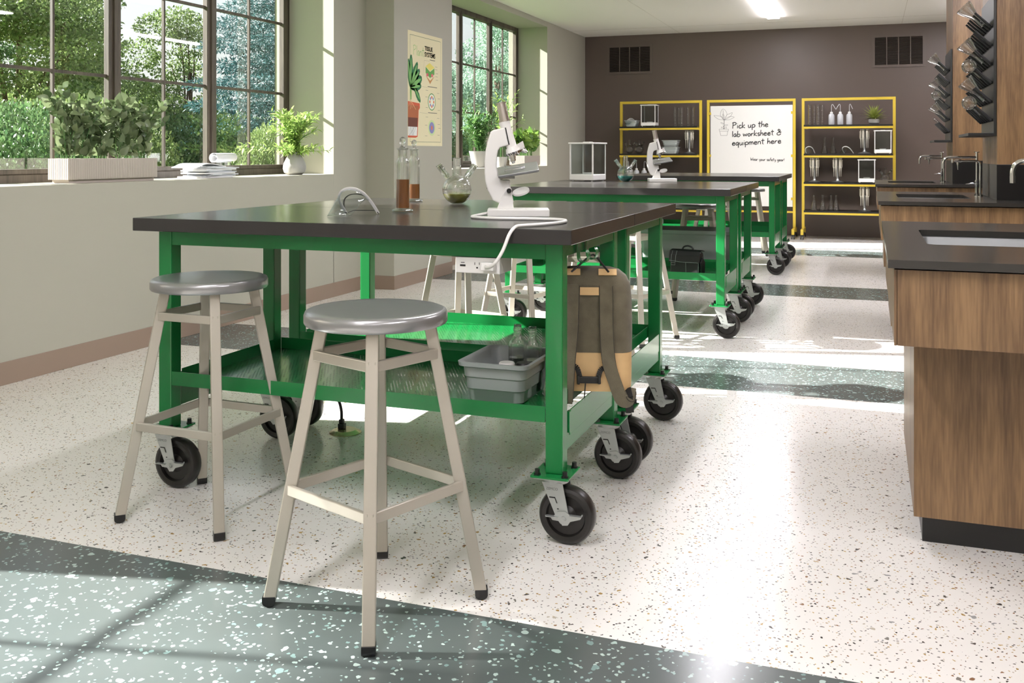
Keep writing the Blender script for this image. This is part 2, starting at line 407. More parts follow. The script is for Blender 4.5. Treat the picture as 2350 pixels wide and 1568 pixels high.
# floor in bands: light terrazzo with four dark stripes across
fl = MB(); fs = MB()
stripes = [(1.53, 2.245), (4.80, 5.52), (8.115, 8.825), (11.41, 12.12)]
y = YB-0.2
for a, b in stripes:
    fl.box(XO, XR+0.2, y, a, -0.08, 0); fs.box(XO, XR+0.2, a, b, -0.08, 0); y = b
fl.box(XO, XR+0.2, y, YF+0.2, -0.08, 0)
struct(fl.build('floor', M['floor']))
for i, (a, b) in enumerate(stripes):
    pass
struct(fs.build('floor_stripes', M['stripe']))
struct(MB().box(XO, XR+0.2, YB-0.2, YF+0.2, ZC, ZC+0.15).build('ceiling', M['ceiling']))
sm = MB()
for x in (-2.6, 0.4, 1.9): sm.box(x-0.0015, x+0.0015, YB, YF, ZC-0.0012, ZC)
for yy in (1.4, 4.4, 7.4, 10.4, 13.4): sm.box(XW, XR, yy-0.0015, yy+0.0015, ZC-0.0012, ZC)
struct(sm.build('ceiling_seams', mat('ceiling_seam', (196, 188, 174), 0.8)))
struct(MB().box(XW-0.4, XR+0.2, YF, YF+0.2, 0, ZC).build('wall_back', M['wallback']))
struct(MB().box(XW-0.4, XR+0.2, YB-0.2, YB, 0, ZC).build('wall_front', M['wall']))
struct(MB().box(XR, XR+0.2, YB, YF, 0, ZC).build('wall_right', M['wall']))
# left wall with three deep window openings (each sill at 0.985, head at 2.83)
WZ0, WZ1 = 0.985, 2.83
wins = [(-1.75, 1.60), (3.05, 6.824), (8.93, 12.317)]
w = MB(); y = YB-0.2
for a, b in wins:
    w.box(XO, XW, y, a, 0, ZC)
    w.box(XO, XW, a, b, 0, WZ0); w.box(XO, XW, a, b, WZ1, ZC); y = b
w.box(XO, XW, y, YF+0.2, 0, ZC)
struct(w.build('wall_left', M['wall'], bevel=0.004, seg=2))
# pilasters between the windows
for (a, b, n) in ((7.354, 8.565, 'wall_left_pilaster'),):
    struct(MB().box(XW-0.02, -3.762, a, b, 0, ZC).build(n, M['wall'], bevel=0.004))
# baseboards
bb = MB()
for a, b, x in ((YB, 7.354, XW), (8.565, YF, XW)): bb.box(x-0.001, x+0.004, a, b, 0, 0.115)
for a, b in ((7.350, 8.569),): bb.box(XW, -3.758, a, b, 0, 0.115)
struct(bb.build('baseboard_left', M['base'], bevel=0.002))
# windows
XG = -4.48
def window(n, a, b, mull):
    r = bpy.data.objects.new('window_%d' % n, None); C.objects.link(r); r.location = (XG, (a+b)/2, WZ0); struct(r)
    c = (a+b)/2
    f = MB()
    f.box(-0.05, 0.035, a-c, b-c, 0.0, 0.045); f.box(-0.05, 0.02, a-c, b-c, 0.045, 0.075)
    f.box(-0.05, 0.035, a-c, b-c, WZ1-WZ0-0.055, WZ1-WZ0)
    f.box(-0.012, 0.035, a-c, a-c+0.07, 0, WZ1-WZ0); f.box(-0.012, 0.035, b-c-0.075, b-c, 0, WZ1-WZ0)
    for m in mull:
        f.box(-0.012, 0.030, m-c-0.052, m-c+0.052, 0.03, WZ1-WZ0-0.03); f.box(-0.012, 0.044, m-c-0.018, m-c+0.018, 0.03, WZ1-WZ0-0.03)
    f.build('frame', M['frame'], r, bevel=0.004)
    edges = [a+0.075]+[q for m in mull for q in (m-0.052, m+0.052)]+[b-0.075]
    mt = MB(); pn = MB()
    for k in range(0, len(edges), 2):
        e0, e1 = edges[k], edges[k+1]
        mid = (e0+e1)/2
        mt.box(-0.0085, 0.0105, mid-c-0.008, mid-c+0.008, 0.07, WZ1-WZ0-0.05)
        for zz in (1.632, 2.197): mt.box(-0.008, 0.010, e0-c-0.005, e1-c+0.005, zz-WZ0-0.010, zz-WZ0+0.010)
        pn.box(-0.008, -0.004, e0-c-0.004, e1-c+0.004, 0.07, WZ1-WZ0-0.05)
    mt.build('muntins', M['frame'], r)
    pn.build('panes', M['glass'], r)
    return r
window(1, 3.05, 6.824, [3.935, 4.88, 5.84])
window(2, 8.93, 12.317, [9.43, 10.39, 11.34])
window(3, -1.75, 1.60, [-1.24, -0.3, 0.66])

# ceiling lamps: two rows of slim recessed strips
def lamp(x, y0, y1, label):
    t = thing('ceiling_lamp', label, 'ceiling light', (x, (y0+y1)/2, ZC-0.003), 0, 'linear ceiling lamps')
    h = (y1-y0)/2
    MB().box(-0.072, 0.072, -h, h, -0.018, -0.001).build('diffuser', M['lamp'], t)
    q = MB()
    q.box(-0.076, -0.0725, -h-0.004, h+0.004, -0.003, 0); q.box(0.0725, 0.076, -h-0.004, h+0.004, -0.003, 0)
    q.box(-0.072, 0.072, -h-0.004, -h-0.0005, -0.012, 0); q.box(-0.072, 0.072, h+0.0005, h+0.004, -0.012, 0)
    q.build('trim', M['white'], t)
for k, (a, b) in enumerate([(11.15, 12.9), (7.45, 9.2), (3.75, 5.5), (0.05, 1.8)]):
    for j, x in enumerate((-1.165, 1.08)):
        nm = ['nearest the far brown wall', 'second from the far brown wall', 'third from the far brown wall', 'nearest the viewer, out of the picture'][k]
        lamp(x, a, b, ('long slim glowing ceiling lamp above the green benches, ' if j == 0 else 'long slim glowing ceiling lamp above the sink counters, ')+nm)


for k, x in enumerate((-1.165, 1.08)):  # unseen lamps added behind the viewer to brighten camera-facing sides
    lamp(x, -3.2, -1.6, ['first', 'second'][k]+' added ceiling lamp from the window wall, unseen behind the viewer, for front fill')

# air vents on the far wall
def vent(x0, x1, z0, z1, label):
    t = thing('air_vent', label, 'vent', ((x0+x1)/2, YF, (z0+z1)/2), 0, 'wall vents')
    w_, h_ = (x1-x0)/2, (z1-z0)/2
    f = MB(); f.box(-w_, w_, -0.012, -0.0005, -h_, -h_+0.035); f.box(-w_, w_, -0.012, -0.0005, h_-0.035, h_)
    f.box(-w_, -w_+0.04, -0.012, -0.0005, -h_+0.035, h_-0.035); f.box(w_-0.04, w_, -0.012, -0.0005, -h_+0.035, h_-0.035)
    iw = w_-0.04
    for k in (1, 2, 3):
        xx = -iw+2*iw*k/4; f.box(xx-0.006, xx+0.006, -0.014, -0.0005, -h_+0.035, h_-0.035)
    f.build('frame', mat('vent_frame', (98, 86, 79), 0.45), t)
    s = MB(); n = 24
    for k in range(n):
        zz = -h_+0.04+(2*h_-0.08)*k/(n-1)
        s.bar((-iw, -0.008, zz), (iw, -0.008, zz), 0.014, 0.0022, up=(0, 0.5, 1))
    s.build('slats', mat('vent_slats', (70, 60, 54), 0.5), t)
    MB().box(-iw, iw, -0.0018, -0.0006, -h_+0.03, h_-0.03).build('duct_shade', mat('vent_shade', (40, 34, 30), 0.8), t)  # flat dark sheet standing in for the shade behind the slats
vent(-3.69, -3.0, 2.325, 2.76, 'dark slatted wall vent above the left yellow rack')
vent(0.02, 0.70, 2.315, 2.76, 'dark slatted wall vent high above the right yellow rack')

# ================================================================ WORKBENCHES
BW, BD, ZT, TT = 1.56, 0.80, 0.93, 0.044
def make_bench(label):
    t = thing('workbench', label, 'workbench', (0, 0, 0), 0, 'green rolling workbenches')
    x0, x1 = -BW/2, BW/2                                      # origin: centre of width, front edge (y=0)
    MB().box(x0, x1, 0.0015, BD-0.0015, ZT-TT, ZT).build('worktop', M['dark_top'], t, bevel=0.002)
    LX = [x0+0.0865, x1-0.0715]; LY = [0.0865, 0.70]
    a = 0.0265
    for i, lx in enumerate(LX):
        for j, ly in enumerate(LY):
            lg = MB().box(lx-a, lx+a, ly-a, ly+a, 0.206, ZT-TT-0.0005).build('leg', M['green'], t, bevel=0.004)
            q = MB().prism(rrect(0.118, 0.13, 0.006), 0.006, Matrix.Translation((lx-0.004, ly+0.004, 0.2)))
            q.build('foot_plate', M['green'], lg, bevel=0.001)
            for bx in (-0.045, 0.040):
                for by in (-0.044, 0.052):
                    bo = MB(); bo.cyl((lx+bx, ly+by, 0.206), (lx+bx, ly+by, 0.209), 0.0105, n=14); bo.cyl((lx+bx, ly+by, 0.209), (lx+bx, ly+by, 0.2225), 0.0075, n=12)
                    bo.build('bolt', M['black'], lg)
            # swivel caster: zinc fork, brake pedal, wheel trailing towards +x
            wx, r = lx+0.035, 0.0845
            fk = MB(); fk.box(lx-0.055, lx+0.05, ly-0.05, ly+0.058, 0.194, 0.1999)
            fk.cyl((lx, ly, 0.178), (lx, ly, 0.194), 0.038, n=24)
            for s in (-1, 1):
                yy = ly+s*0.035
                prof = [(lx-0.034, 0.184), (lx+0.030, 0.184), (lx+0.052, 0.080), (lx+0.040, 0.066), (lx+0.024, 0.066), (lx+0.012, 0.080)]
                Mt = Matrix(((1, 0, 0, 0), (0, 0, 1, yy-0.0018), (0, 1, 0, 0), (0, 0, 0, 1)))
                fk.prism(prof, 0.0036, Mt)
            cs = fk.build('caster', M['zinc'], t, bevel=0.0012)
            sl = MB(); ys = ly-0.0375
            sl.box(lx-0.010, lx+0.008, ys-0.0004, ys, 0.140, 0.1435); sl.prism([(lx+0.0055, 0.142), (lx+0.0085, 0.142), (lx+0.015, 0.126), (lx+0.012, 0.126)], 0.0004, Matrix(((1, 0, 0, 0), (0, 0, 1, ys-0.0004), (0, 1, 0, 0), (0, 0, 0, 1)))); sl.box(lx+0.014, lx+0.019, ys-0.0004, ys, 0.1085, 0.1115)
            sl.build('lock_slot', M['black'], cs)
            wh = MB(); Mw = Matrix.Translation((wx, ly, r)) @ Matrix.Rotation(R(90), 4, 'X')
            W = 0.024
            prof = [(0.012, -W+0.002), (0.018, -W+0.004), (0.030, -W+0.012), (0.056, -W+0.012), (0.060, -W+0.002), (0.072, -W), (0.080, -W+0.003), (0.0840, -W+0.010), (r, 0)]
            prof = prof+[(p[0], -p[1]) for p in reversed(prof[:-1])]
            wh.lathe(prof, 40, Mw, closed=True)
            wh.build('wheel', M['rubber'], cs, angle=28)
            pd = MB()
            yy = ly-0.040
            prof = [(wx-0.056, 0.089), (wx-0.030, 0.090), (wx-0.020, 0.102), (wx+0.004, 0.106), (wx+0.018, 0.098), (wx+0.050, 0.096), (wx+0.056, 0.104), (wx+0.058, 0.100), (wx+0.050, 0.088), (wx+0.020, 0.078), (wx+0.012, 0.066), (wx-0.004, 0.064), (wx-0.012, 0.076), (wx-0.034, 0.077), (wx-0.040, 0.084), (wx-0.057, 0.086)]
            Mt = Matrix(((1, 0, 0, 0), (0, 0, 1, yy-0.0015), (0, 1, 0, 0), (0, 0, 0, 1)))
            pd.prism(prof, 0.003, Mt)
            pd.box(wx-0.052, wx-0.016, yy-0.013, yy+0.001, 0.0885, 0.0905); pd.box(wx+0.020, wx+0.056, yy-0.013, yy+0.001, 0.097, 0.099)
            pd.cyl((wx, yy-0.009, r), (wx, yy+0.075+0.006, r), 0.0078, n=14); pd.cyl((wx, yy-0.011, r), (wx, yy-0.006, r), 0.0045, n=10)
            pd.build('brake_pedal', M['zinc'], cs)
    ap = 0.05
    MB().box(LX[0]+a+0.0005, LX[1]-a-0.0005, LY[0]-a+0.004, LY[0]-a+0.0075, ZT-TT-ap, ZT-TT-0.001).build('apron', M['green'], t)
    MB().box(LX[0]+a+0.0005, LX[1]-a-0.0005, LY[1]+a-0.0075, LY[1]+a-0.004, ZT-TT-ap, ZT-TT-0.001).build('apron', M['green'], t)
    for xx in (LX[0]-a+0.002, LX[1]+a-0.006):
        MB().box(xx, xx+0.004, LY[0]+a+0.0005, LY[1]-a-0.0005, ZT-TT-ap+0.008, ZT-TT-0.001).build('apron', M['green'], t)
    # perforated lower shelf with a folded lip all round
    sx0, sx1, sy0, sy1, zs = LX[0]+a+0.001, LX[1]-a-0.001, LY[0]-a+0.003, LY[1]+a-0.003, 0.356
    sh = MB().box(sx0, sx1, sy0, sy1, zs, zs+0.0025).build('shelf', M['tray'], t)
    lp = MB()
    lp.box(sx0, sx1, sy0-0.0015, sy0, zs-0.001, zs+0.046); lp.box(sx0, sx1, sy1, sy1+0.0015, zs-0.001, zs+0.046)
    lp.box(sx0-0.0005, sx0+0.001, LY[0]+a+0.001, LY[1]-a-0.001, zs-0.001, zs+0.046); lp.box(sx1-0.001, sx1+0.0005, LY[0]+a+0.001, LY[1]-a-0.001, zs-0.001, zs+0.046)
    lp.build('shelf_lip', M['green'], t)
    for s, xx in ((-1, LX[0]), (1, LX[1])):
        rl = MB(); xo = xx+s*0.010
        rl.box(min(xo, xo+s*0.012), max(xo, xo+s*0.012), LY[0]+a+0.0005, LY[1]-a-0.0005, 0.262, 0.352)
        rl.box(min(xx+s*0.018, xx+s*0.028), max(xx+s*0.018, xx+s*0.028), LY[0]+a+0.014, LY[0]+a+0.034, 0.312, 0.376)
        rl.box(xx+s*0.022-0.0015, xx+s*0.022+0.0015, LY[0]+a+0.034, LY[1]-a-0.004, 0.30, 0.376)
        rl.build('side_rail', M['green'], t, bevel=0.0015)
    # power outlet box hanging under the front apron
    px = 0.468
    pb = MB().box(px-0.072, px+0.072, LY[0]-0.030, LY[0]+0.075, 0.787, 0.8345).build('power_box', M['white'], t, bevel=0.002)
    MB().box(px-0.088, px+0.070, LY[0]-0.024, LY[0]+0.065, 0.8346, 0.8355).build('bracket', M['black'], pb)
    s = MB(); yy = LY[0]-0.0305
    s.box(px-0.054, px-0.042, yy-0.0003, yy, 0.8175, 0.8195); s.box(px-0.057, px-0.039, yy-0.0003, yy, 0.807, 0.8125)
    for gx in (0.0,):
        s.box(px-0.009, px-0.0075, yy-0.0003, yy, 0.8125, 0.820); s.box(px+0.0055, px+0.007, yy-0.0003, yy, 0.8125, 0.820)
        s.cyl((px-0.001, yy-0.0003, 0.804), (px-0.001, yy, 0.804), 0.0028, n=12)
    s.build('sockets', M['black'], pb)
    return t
XC = -1.582
YS = [2.67, 6.06, 9.43]
bench0 = make_bench('green rolling workbench with black top nearest the viewer, behind the two grey stools')
bench0.location = (XC, YS[0], 0)
# bag hook on the right-hand end of the first bench
hk = MB()
hx = BW/2-0.045
for k, yy in enumerate((0.215, 0.315)):
    P = [(hx+0.006, yy, 0.878), (hx+0.004, yy, 0.845), (hx+0.006, yy, 0.825), (hx+0.018, yy, 0.815), (hx+0.032, yy, 0.820), (hx+0.037, yy, 0.838), (hx+0.030, yy, 0.852)]
    for p, q in zip(smooth_path(P, 4)[:-1], smooth_path(P, 4)[1:]): hk.bar(p, q, 0.0015, 0.032, up=(0, 1, 0))
hk.build('bag_hook', M['green'], bench0)
benches = {(0, 0): bench0}
for i, nm in enumerate(('first', 'second', 'third')):
    for j in (0, 1):
        if (i, j) == (0, 0): continue
        lab = {(0, 1): 'green workbench joined behind the nearest one, far half of the front block of benches',
               (1, 0): 'green workbench in the middle block with a balance, teal flask and microscope on it',
               (1, 1): 'green workbench joined to the back of the middle block, far side of the balance',
               (2, 0): 'green workbench in the farthest block, front half with a bare black top',
               (2, 1): 'green workbench in the farthest block, rear half facing the yellow racks'}[(i, j)]
        benches[(i, j)] = dup(bench0, (XC, YS[i]+j*BD, 0), 0, lab)
for k, b in benches.items():
    if k != (0, 0):
        for c in kids(b):
            if c.name.startswith('bag_hook'): bpy.data.objects.remove(c)
            elif c.name.startswith('power_box'):
                if k[1] == 1:
                    for g in kids(c): bpy.data.objects.remove(g)
                    bpy.data.objects.remove(c)
                else: c.location.x -= 0.49

# ================================================================ STOOLS
def make_stool(label):
    t = thing('lab_stool', label, 'stool', (0, 0, 0), 0, 'grey metal stools around the benches')
    H = 0.752; r = 0.183
    s = MB(); s.lathe([(0.0, H-0.002), (r*0.5, H-0.003), (r*0.8, H-0.001), (r-0.012, H), (r-0.003, H-0.004), (r, H-0.012), (r, H-0.030), (r-0.003, H-0.035), (r-0.010, H-0.036), (0, H-0.036)], 56)
    s.build('seat', M['steel_seat'], t, angle=50)
    zt, zf = H-0.0365, 0.022
    def pos(k, z):
        a = R(45+90*k); q = (z-0)/(zt); rad = 0.272+(0.136-0.272)*q
        return Vector((math.cos(a)*rad, math.sin(a)*rad, z))
    for k in range(4):
        a = R(45+90*k); rv = Vector((math.cos(a), math.sin(a), 0)); tv = Vector((-math.sin(a), math.cos(a), 0)); h = 0.0155
        vs = []
        for z in (zf, zt):
            c = pos(k, z)
            for p, q in ((-1, -1), (1, -1), (1, 1), (-1, 1)): vs.append(c+rv*p*h+tv*q*h)
        lg = MB().add(vs, [(0, 3, 2, 1), (4, 5, 6, 7), (0, 1, 5, 4), (1, 2, 6, 5), (2, 3, 7, 6), (3, 0, 4, 7)]).build('leg', M['stoolm'], t, bevel=0.0025)
        c = pos(k, 0.012)+Vector((0, 0, -0.000)); vs = []
        prof = [(-0.0165, 0.026), (-0.0165, 0.012)]+[(-0.0165*math.cos(R(x)), 0.012-0.0115*math.sin(R(x))) for x in (30, 60, 90, 120, 150)]+[(0.0165, 0.012), (0.0165, 0.026)]
        Mt = Matrix((( rv.x, tv.x, 0, c.x), (rv.y, tv.y, 0, c.y), (0, 0, 1, 0), (0, 0, 0, 1)))
        Mp = Mt @ Matrix(((1, 0, 0, 0), (0, 0, 1, -0.0165), (0, 1, 0, 0), (0, 0, 0, 1)))
        MB().prism(prof, 0.033, Mp).build('rubber_foot', M['black'], lg, bevel=0.001)
    for z in (0.295, 0.636):
        for k in range(4):
            p, q = pos(k, z), pos((k+1) % 4, z)
            mid = (p+q)/2; out = Vector((mid.x, mid.y, 0)).normalized(); d = (q-p).normalized()
            e = 0.006
            MB().bar(p+out*0.010-d*e, q+out*0.010+d*e, 0.012, 0.026).build('rung', M['stoolm'], t, bevel=0.002)
    return t
st0 = make_stool('round grey metal stool in the centre foreground, standing half on the dark stripe')
st0.location = (-1.19, 2.226, 0); st0.rotation_euler.z = R(-20.5)
for (x, y, rz, lab) in [
    (-2.0, 2.613, -2, 'round grey metal stool on the left, in front of the bench corner'),
    (-1.985, 4.66, -14, 'grey metal stool behind the front benches, seen left of the white outlet box'),
    (-1.29, 4.66, 8, 'grey metal stool just behind the front benches, its rungs seen beside the backpack'),
    (-2.02, 5.66, -10, 'grey metal stool at the left front of the middle benches beside a caster'),
    (-1.372, 5.90, -21, 'grey metal stool at the right front of the middle benches, one leg sticking out'),
    (-1.285, 7.78, 12, 'grey metal stool behind the middle benches, nearest their right end'),
    (-1.36, 9.12, 30, 'grey metal stool pulled up to the front of the farthest benches'),
    (-1.30, 11.32, 12, 'grey metal stool behind the farthest benches, nearest the yellow racks')]:
    dup(st0, (x, y, 0), R(rz), lab)
# ================================================================ SINK COUNTERS
CY = [2.746, 6.091, 9.428]
cname = ['the nearest sink counter', 'the middle sink counter', 'the farthest sink counter']
X1 = 2.6
def make_cabinet(label):
    t = thing('sink_cabinet', label, 'cabinet', (0, 0, 0), 0, 'wooden sink cabinets')
    ap = MB(); ap.box(0.060, 0.078, 0.031, 1.54, 0.641, 0.842); ap.box(0.0785, X1, 0.031, 0.049, 0.641, 0.842); ap.box(0.0785, X1, 1.522, 1.54, 0.641, 0.842); ap.box(0.0785, X1, 0.0495, 1.5215, 0.641, 0.652)
    ap.build('apron_panel', M['wood'], t, bevel=0.001)
    MB().box(0.0595, 0.066, 0.0245, 0.0305, 0.641, 0.842).box(0.0675, X1, 0.0245, 0.0305, 0.641, 0.842).build('apron_edge', M['wood'], t)
    MB().box(0.120, X1, 0.335, 1.235, 0.087, 0.6405).build('pedestal', M['wood'], t, bevel=0.001)
    MB().box(0.145, X1, 0.385, 1.185, 0.0, 0.0865).build('toe_kick', M['black'], t)
    return t
SX0, SX1_, SY0, SY1 = 0.165, 0.585, 0.505, 1.12
def make_counter(label):
    # worktop with a sink cut-out
    poly = rrect(SX1_-SX0, SY1-SY0, 0.03, 5); cx_, cy_ = (SX0+SX1_)/2, (SY0+SY1)/2
    inner = [(cx_+p[0], cy_+p[1]) for p in poly]
    n = len(inner); x0, x1, y0, y1 = 0.044, X1, 0.0, 1.57
    def outer(p):
        dx, dy = p[0]-cx_, p[1]-cy_
        return dx, dy
    import bmesh
    bm = bmesh.new()
    def ring(pts, z): return [bm.verts.new((p[0], p[1], z)) for p in pts]
    out = [(x0, y0), (x1, y0), (x1, y1), (x0, y1)]
    for z in (0.848, 0.870):
        pass
    me = bpy.data.meshes.new('countertop')
    mb = MB()
    # strips around the opening: four corner-aware regions
    q = n//4
    corner_out = [(x1, y1), (x0, y1), (x0, y0), (x1, y0)]
    for z, flip in ((0.870, False), (0.848, True)):
        base = len(mb.v); fs = []
        vs = [(p[0], p[1], z) for p in inner]+[(c[0], c[1], z) for c in corner_out]
        for k in range(4):
            seg = list(range(k*q, (k+1)*q))
            for a_, b_ in zip(seg[:-1], seg[1:]): fs.append((a_, n+k, b_))
            a_ = seg[-1]; b_ = ((k+1)*q) % n
            fs.append((a_, n+k, n+(k+1) % 4, b_))
        mb.add(vs, fs)
    m = n+4
    for k in range(n):
        l = (k+1) % n; mb.f.append((k, l, m+l, m+k)); mb.sm.append(False)
    for k in range(4):
        l = (k+1) % 4; mb.f.append((n+k, n+l, m+n+l, m+n+k)); mb.sm.append(False)
    o = mb.build('countertop', M['dark_top2'])
    bm.free(); bpy.data.meshes.remove(me)
    return tag(o, label, 'countertop', 'black sink countertops')
def make_sink(label):
    cx_, cy_ = (SX0+SX1_)/2, (SY0+SY1)/2
    mb = MB(); levels = [(0.010, 0.8475), (0.004, 0.8475), (0.0, 0.842), (-0.004, 0.72), (-0.03, 0.662), (-0.10, 0.655)]
    rings = []
    for off, z in levels:
        p = rrect(SX1_-SX0+2*off, SY1-SY0+2*off, max(0.012, 0.034+off*0.2), 5)
        rings.append([(cx_+a, cy_+b, z) for a, b in p])
    n = len(rings[0]); vs = [v for r_ in rings for v in r_]; fs = []
    for i in range(len(rings)-1):
        for k in range(n): fs.append((i*n+k, i*n+(k+1) % n, (i+1)*n+(k+1) % n, (i+1)*n+k))
    fs.append(tuple((len(rings)-1)*n+k for k in range(n)))
    mb.add(vs, fs, True)
    o = mb.build('sink_basin', mat('satin_sink_steel', (140, 142, 142), 0.4, metal=0.3), solid=0.0012)
    d = MB().cyl((cx_, cy_, 0.6565), (cx_, cy_, 0.660), 0.03, n=20).build('drain', M['black'], o)
    return tag(o, label, 'sink', 'undermount sink basins')
def make_faucet(label):
    t = thing('lab_faucet', label, 'faucet', (0, 0, 0), 0, 'chrome laboratory faucets')
    # origin at the foot of the main column; spouts point to -x
    b = MB(); b.cyl((0, 0, 0), (0, 0, 0.012), 0.016); b.cyl((0, 0, 0.012), (0, 0, 0.06), 0.010); b.lathe([(0.010, 0.06), (0.014, 0.075), (0.009, 0.085), (0.013, 0.095), (0.006, 0.11)], 16)
    b.cyl((0, 0, 0.10), (0, 0, 0.285), 0.0070); b.build('column', M['chrome'], t)
    P = smooth_path([(0, 0, 0.254), (-0.10, 0, 0.254), (-0.165, 0, 0.254), (-0.190, 0, 0.243), (-0.200, 0, 0.222), (-0.201, 0, 0.20)], 6)
    s = MB().tube(P, 0.0085, 12).cyl((-0.201, 0, 0.178), (-0.201, 0, 0.203), 0.0088).cyl((0, 0, 0.24), (0, 0, 0.275), 0.009); s.build('spout', M['chrome'], t)
    h = MB(); h.cyl((0, 0, 0.283), (0, 0, 0.289), 0.013)
    for k in range(4):
        a = R(90*k+30); h.tube([(0, 0, 0.286), (math.cos(a)*0.018, math.sin(a)*0.018, 0.288)], 0.0035, 8)
    h.build('knob', M['chrome'], t)
    h = MB().tube([(0, 0, 0.078), (-0.03, -0.008, 0.082), (-0.068, -0.02, 0.076)], [0.004, 0.0045, 0.003], 8); h.build('lever', M['chrome'], t)
    P = smooth_path([(0.014, -0.07, 0.0), (0.014, -0.07, 0.12), (0.014, -0.07, 0.205), (0.004, -0.07, 0.226), (-0.02, -0.07, 0.23), (-0.15, -0.07, 0.23)], 6)
    g = MB().tube(P, 0.0068, 12).cyl((0.014, -0.07, 0), (0.014, -0.07, 0.012), 0.015).cyl((-0.10, -0.07, 0.23), (-0.135, -0.07, 0.23), 0.010).cyl((-0.15, -0.07, 0.218), (-0.15, -0.07, 0.242), 0.008)
    g.cyl((-0.118, -0.07, 0.222), (-0.118, -0.07, 0.205), 0.009, 0.008).cyl((-0.118, -0.07, 0.205), (-0.118, -0.07, 0.172), 0.006, 0.0025)
    g.build('gas_tap', M['chrome'], t)
    return t
def make_tower(label):
    t = thing('tower_partition', label, 'partition', (0, 0, 0), 0, 'wooden partitions rising from the sink counters')
    MB().box(0.712, X1, 0.373, 1.168, 1.083, ZC-0.0005).build('wood_panel', M['wood'], t, bevel=0.001)
    MB().box(0.710, X1, 0.371, 1.170, 0.8705, 1.0828).build('black_splashback', M['black'], t, bevel=0.001)
    return t
def make_rack(label, rows, per):
    # drying rack: origin at lower front corner of the back panel, panel in the yz plane, pegs towards -x
    t = thing('drying_rack', label, 'drying rack', (0, 0, 0), 0, 'black pegboard drying racks')
    Hh = 0.855; L = 0.68
    p = MB(); p.box(-0.016, -0.0005, 0, L, 0, Hh); p.build('back_panel', M['blackmat'], t, bevel=0.001)
    MB().box(-0.155, -0.0165, 0, L, 0, 0.018).build('drip_tray', M['blackmat'], t, bevel=0.001)
    for r_ in range(rows):
        z = 0.098+r_*0.1135
        for k in range(per):
            yy = 0.05+k*(L-0.10)/(per-1)+(0.02 if r_ % 2 else 0)
            q = MB(); q.tube([(-0.0165, yy, z), (-0.026, yy, z-0.002), (-0.036, yy, z+0.008), (-0.112, yy, z+0.085)], [0.0085, 0.0095, 0.009, 0.007], 8)
            q.build('peg', M['black'], t)
    return t
cab0 = make_cabinet('wooden sink cabinet nearest the viewer at the right edge, with a black toe kick'); cab0.location.y = CY[0]
ct0 = make_counter('dark grey countertop of the nearest sink counter, large in the right foreground'); ct0.location.y = CY[0]
sk0 = make_sink('steel sink basin sunk in the nearest countertop at the right edge'); sk0.location.y = CY[0]
tw0 = make_tower('walnut partition above the nearest sink counter, out of the frame to the right'); tw0.location.y = CY[0]
fc0 = make_faucet('chrome faucet of the nearest sink, only its curved spout tip showing at the right edge'); fc0.location = (0.657, CY[0]+0.965, 0.8702)
def shallow(o, loc, label):
    c = o.copy(); C.objects.link(c); c.location = loc; c['label'] = label
    for ch in kids(o):
        d = ch.copy(); C.objects.link(d); d.parent = c
    return c
dup(cab0, (0, CY[1], 0), 0, 'wooden sink cabinet in the middle of the three, behind the nearest countertop')
dup(cab0, (0, CY[2], 0), 0, 'wooden sink cabinet farthest back, next to the right yellow rack')
shallow(ct0, (0, CY[1], 0), 'dark countertop of the middle sink counter, just behind the nearest one')
shallow(ct0, (0, CY[2], 0), 'dark countertop of the farthest sink counter, overlapping the right yellow rack')
shallow(sk0, (0, CY[1], 0), 'steel sink basin in the middle countertop, seen as a thin bright slot')
shallow(sk0, (0, CY[2], 0), 'steel sink basin in the farthest countertop, seen as a dark slit')
dup(tw0, (0, CY[1], 0), 0, 'walnut partition with black splashback standing on the middle sink counter')
dup(tw0, (0, CY[2], 0), 0, 'walnut partition with black splashback standing on the farthest sink counter')
dup(fc0, (0.657, CY[1]+0.965, 0.8702), 0, 'chrome faucet on the middle counter, long arm and gas tap in full view')
dup(fc0, (0.657, CY[2]+0.965, 0.8702), 0, 'chrome faucet on the farthest counter, left of the middle one')
rk0 = make_rack('large black pegboard drying rack on the middle partition, cut by the top of the frame', 6, 6)
rk0.location = (0.711, CY[1]+0.385, 1.255)
dup(rk0, (0.711, CY[2]+0.385, 1.255), 0, 'smaller-looking black pegboard drying rack on the farthest partition')

# ================================================================ GLASSWARE BUILDERS
def lathe_obj(name, prof, m, parent=None, n=28, **k): return MB().lathe(prof, n).build(name, m, parent, **k)
def make_conical(label, h=0.14, r=0.042):
    t = thing('conical_flask', label, 'flask', (0, 0, 0), 0, None)
    b = MB(); b.lathe([(0, 0.0015), (r*0.93, 0.0015), (r, 0.008), (r*0.95, 0.018), (r*0.36, h*0.62), (r*0.31, h*0.68), (r*0.31, h*0.96), (r*0.40, h)], 28)
    b.build('glass_body', M['labreal'], t, solid=0.0014)
    g = MB()
    for k in range(5):
        z = 0.022+k*h*0.085; rr = r*0.96-(z-0.016)*(r*0.6)/(h*0.6)
        a0 = -75
        P = [(rr*1.01*math.cos(R(a0+q)), rr*1.01*math.sin(R(a0+q)), z) for q in (-14, -7, 0, 7, 14)]
        g.tube(P, 0.0007, 5)
    g.build('scale_marks', M['white'], t)
    return t
def make_round(label, r=0.052):
    t = thing('round_flask', label, 'flask', (0, 0, 0), 0, None)
    pr = [(r*math.sin(R(a)), r-r*math.cos(R(a))) for a in range(4, 164, 8)]+[(r*0.26, r*2.05), (r*0.26, r*3.2), (r*0.32, r*3.25)]
    MB().lathe(pr, 28).build('glass_body', M['labreal'], t, solid=0.0014)
    return t
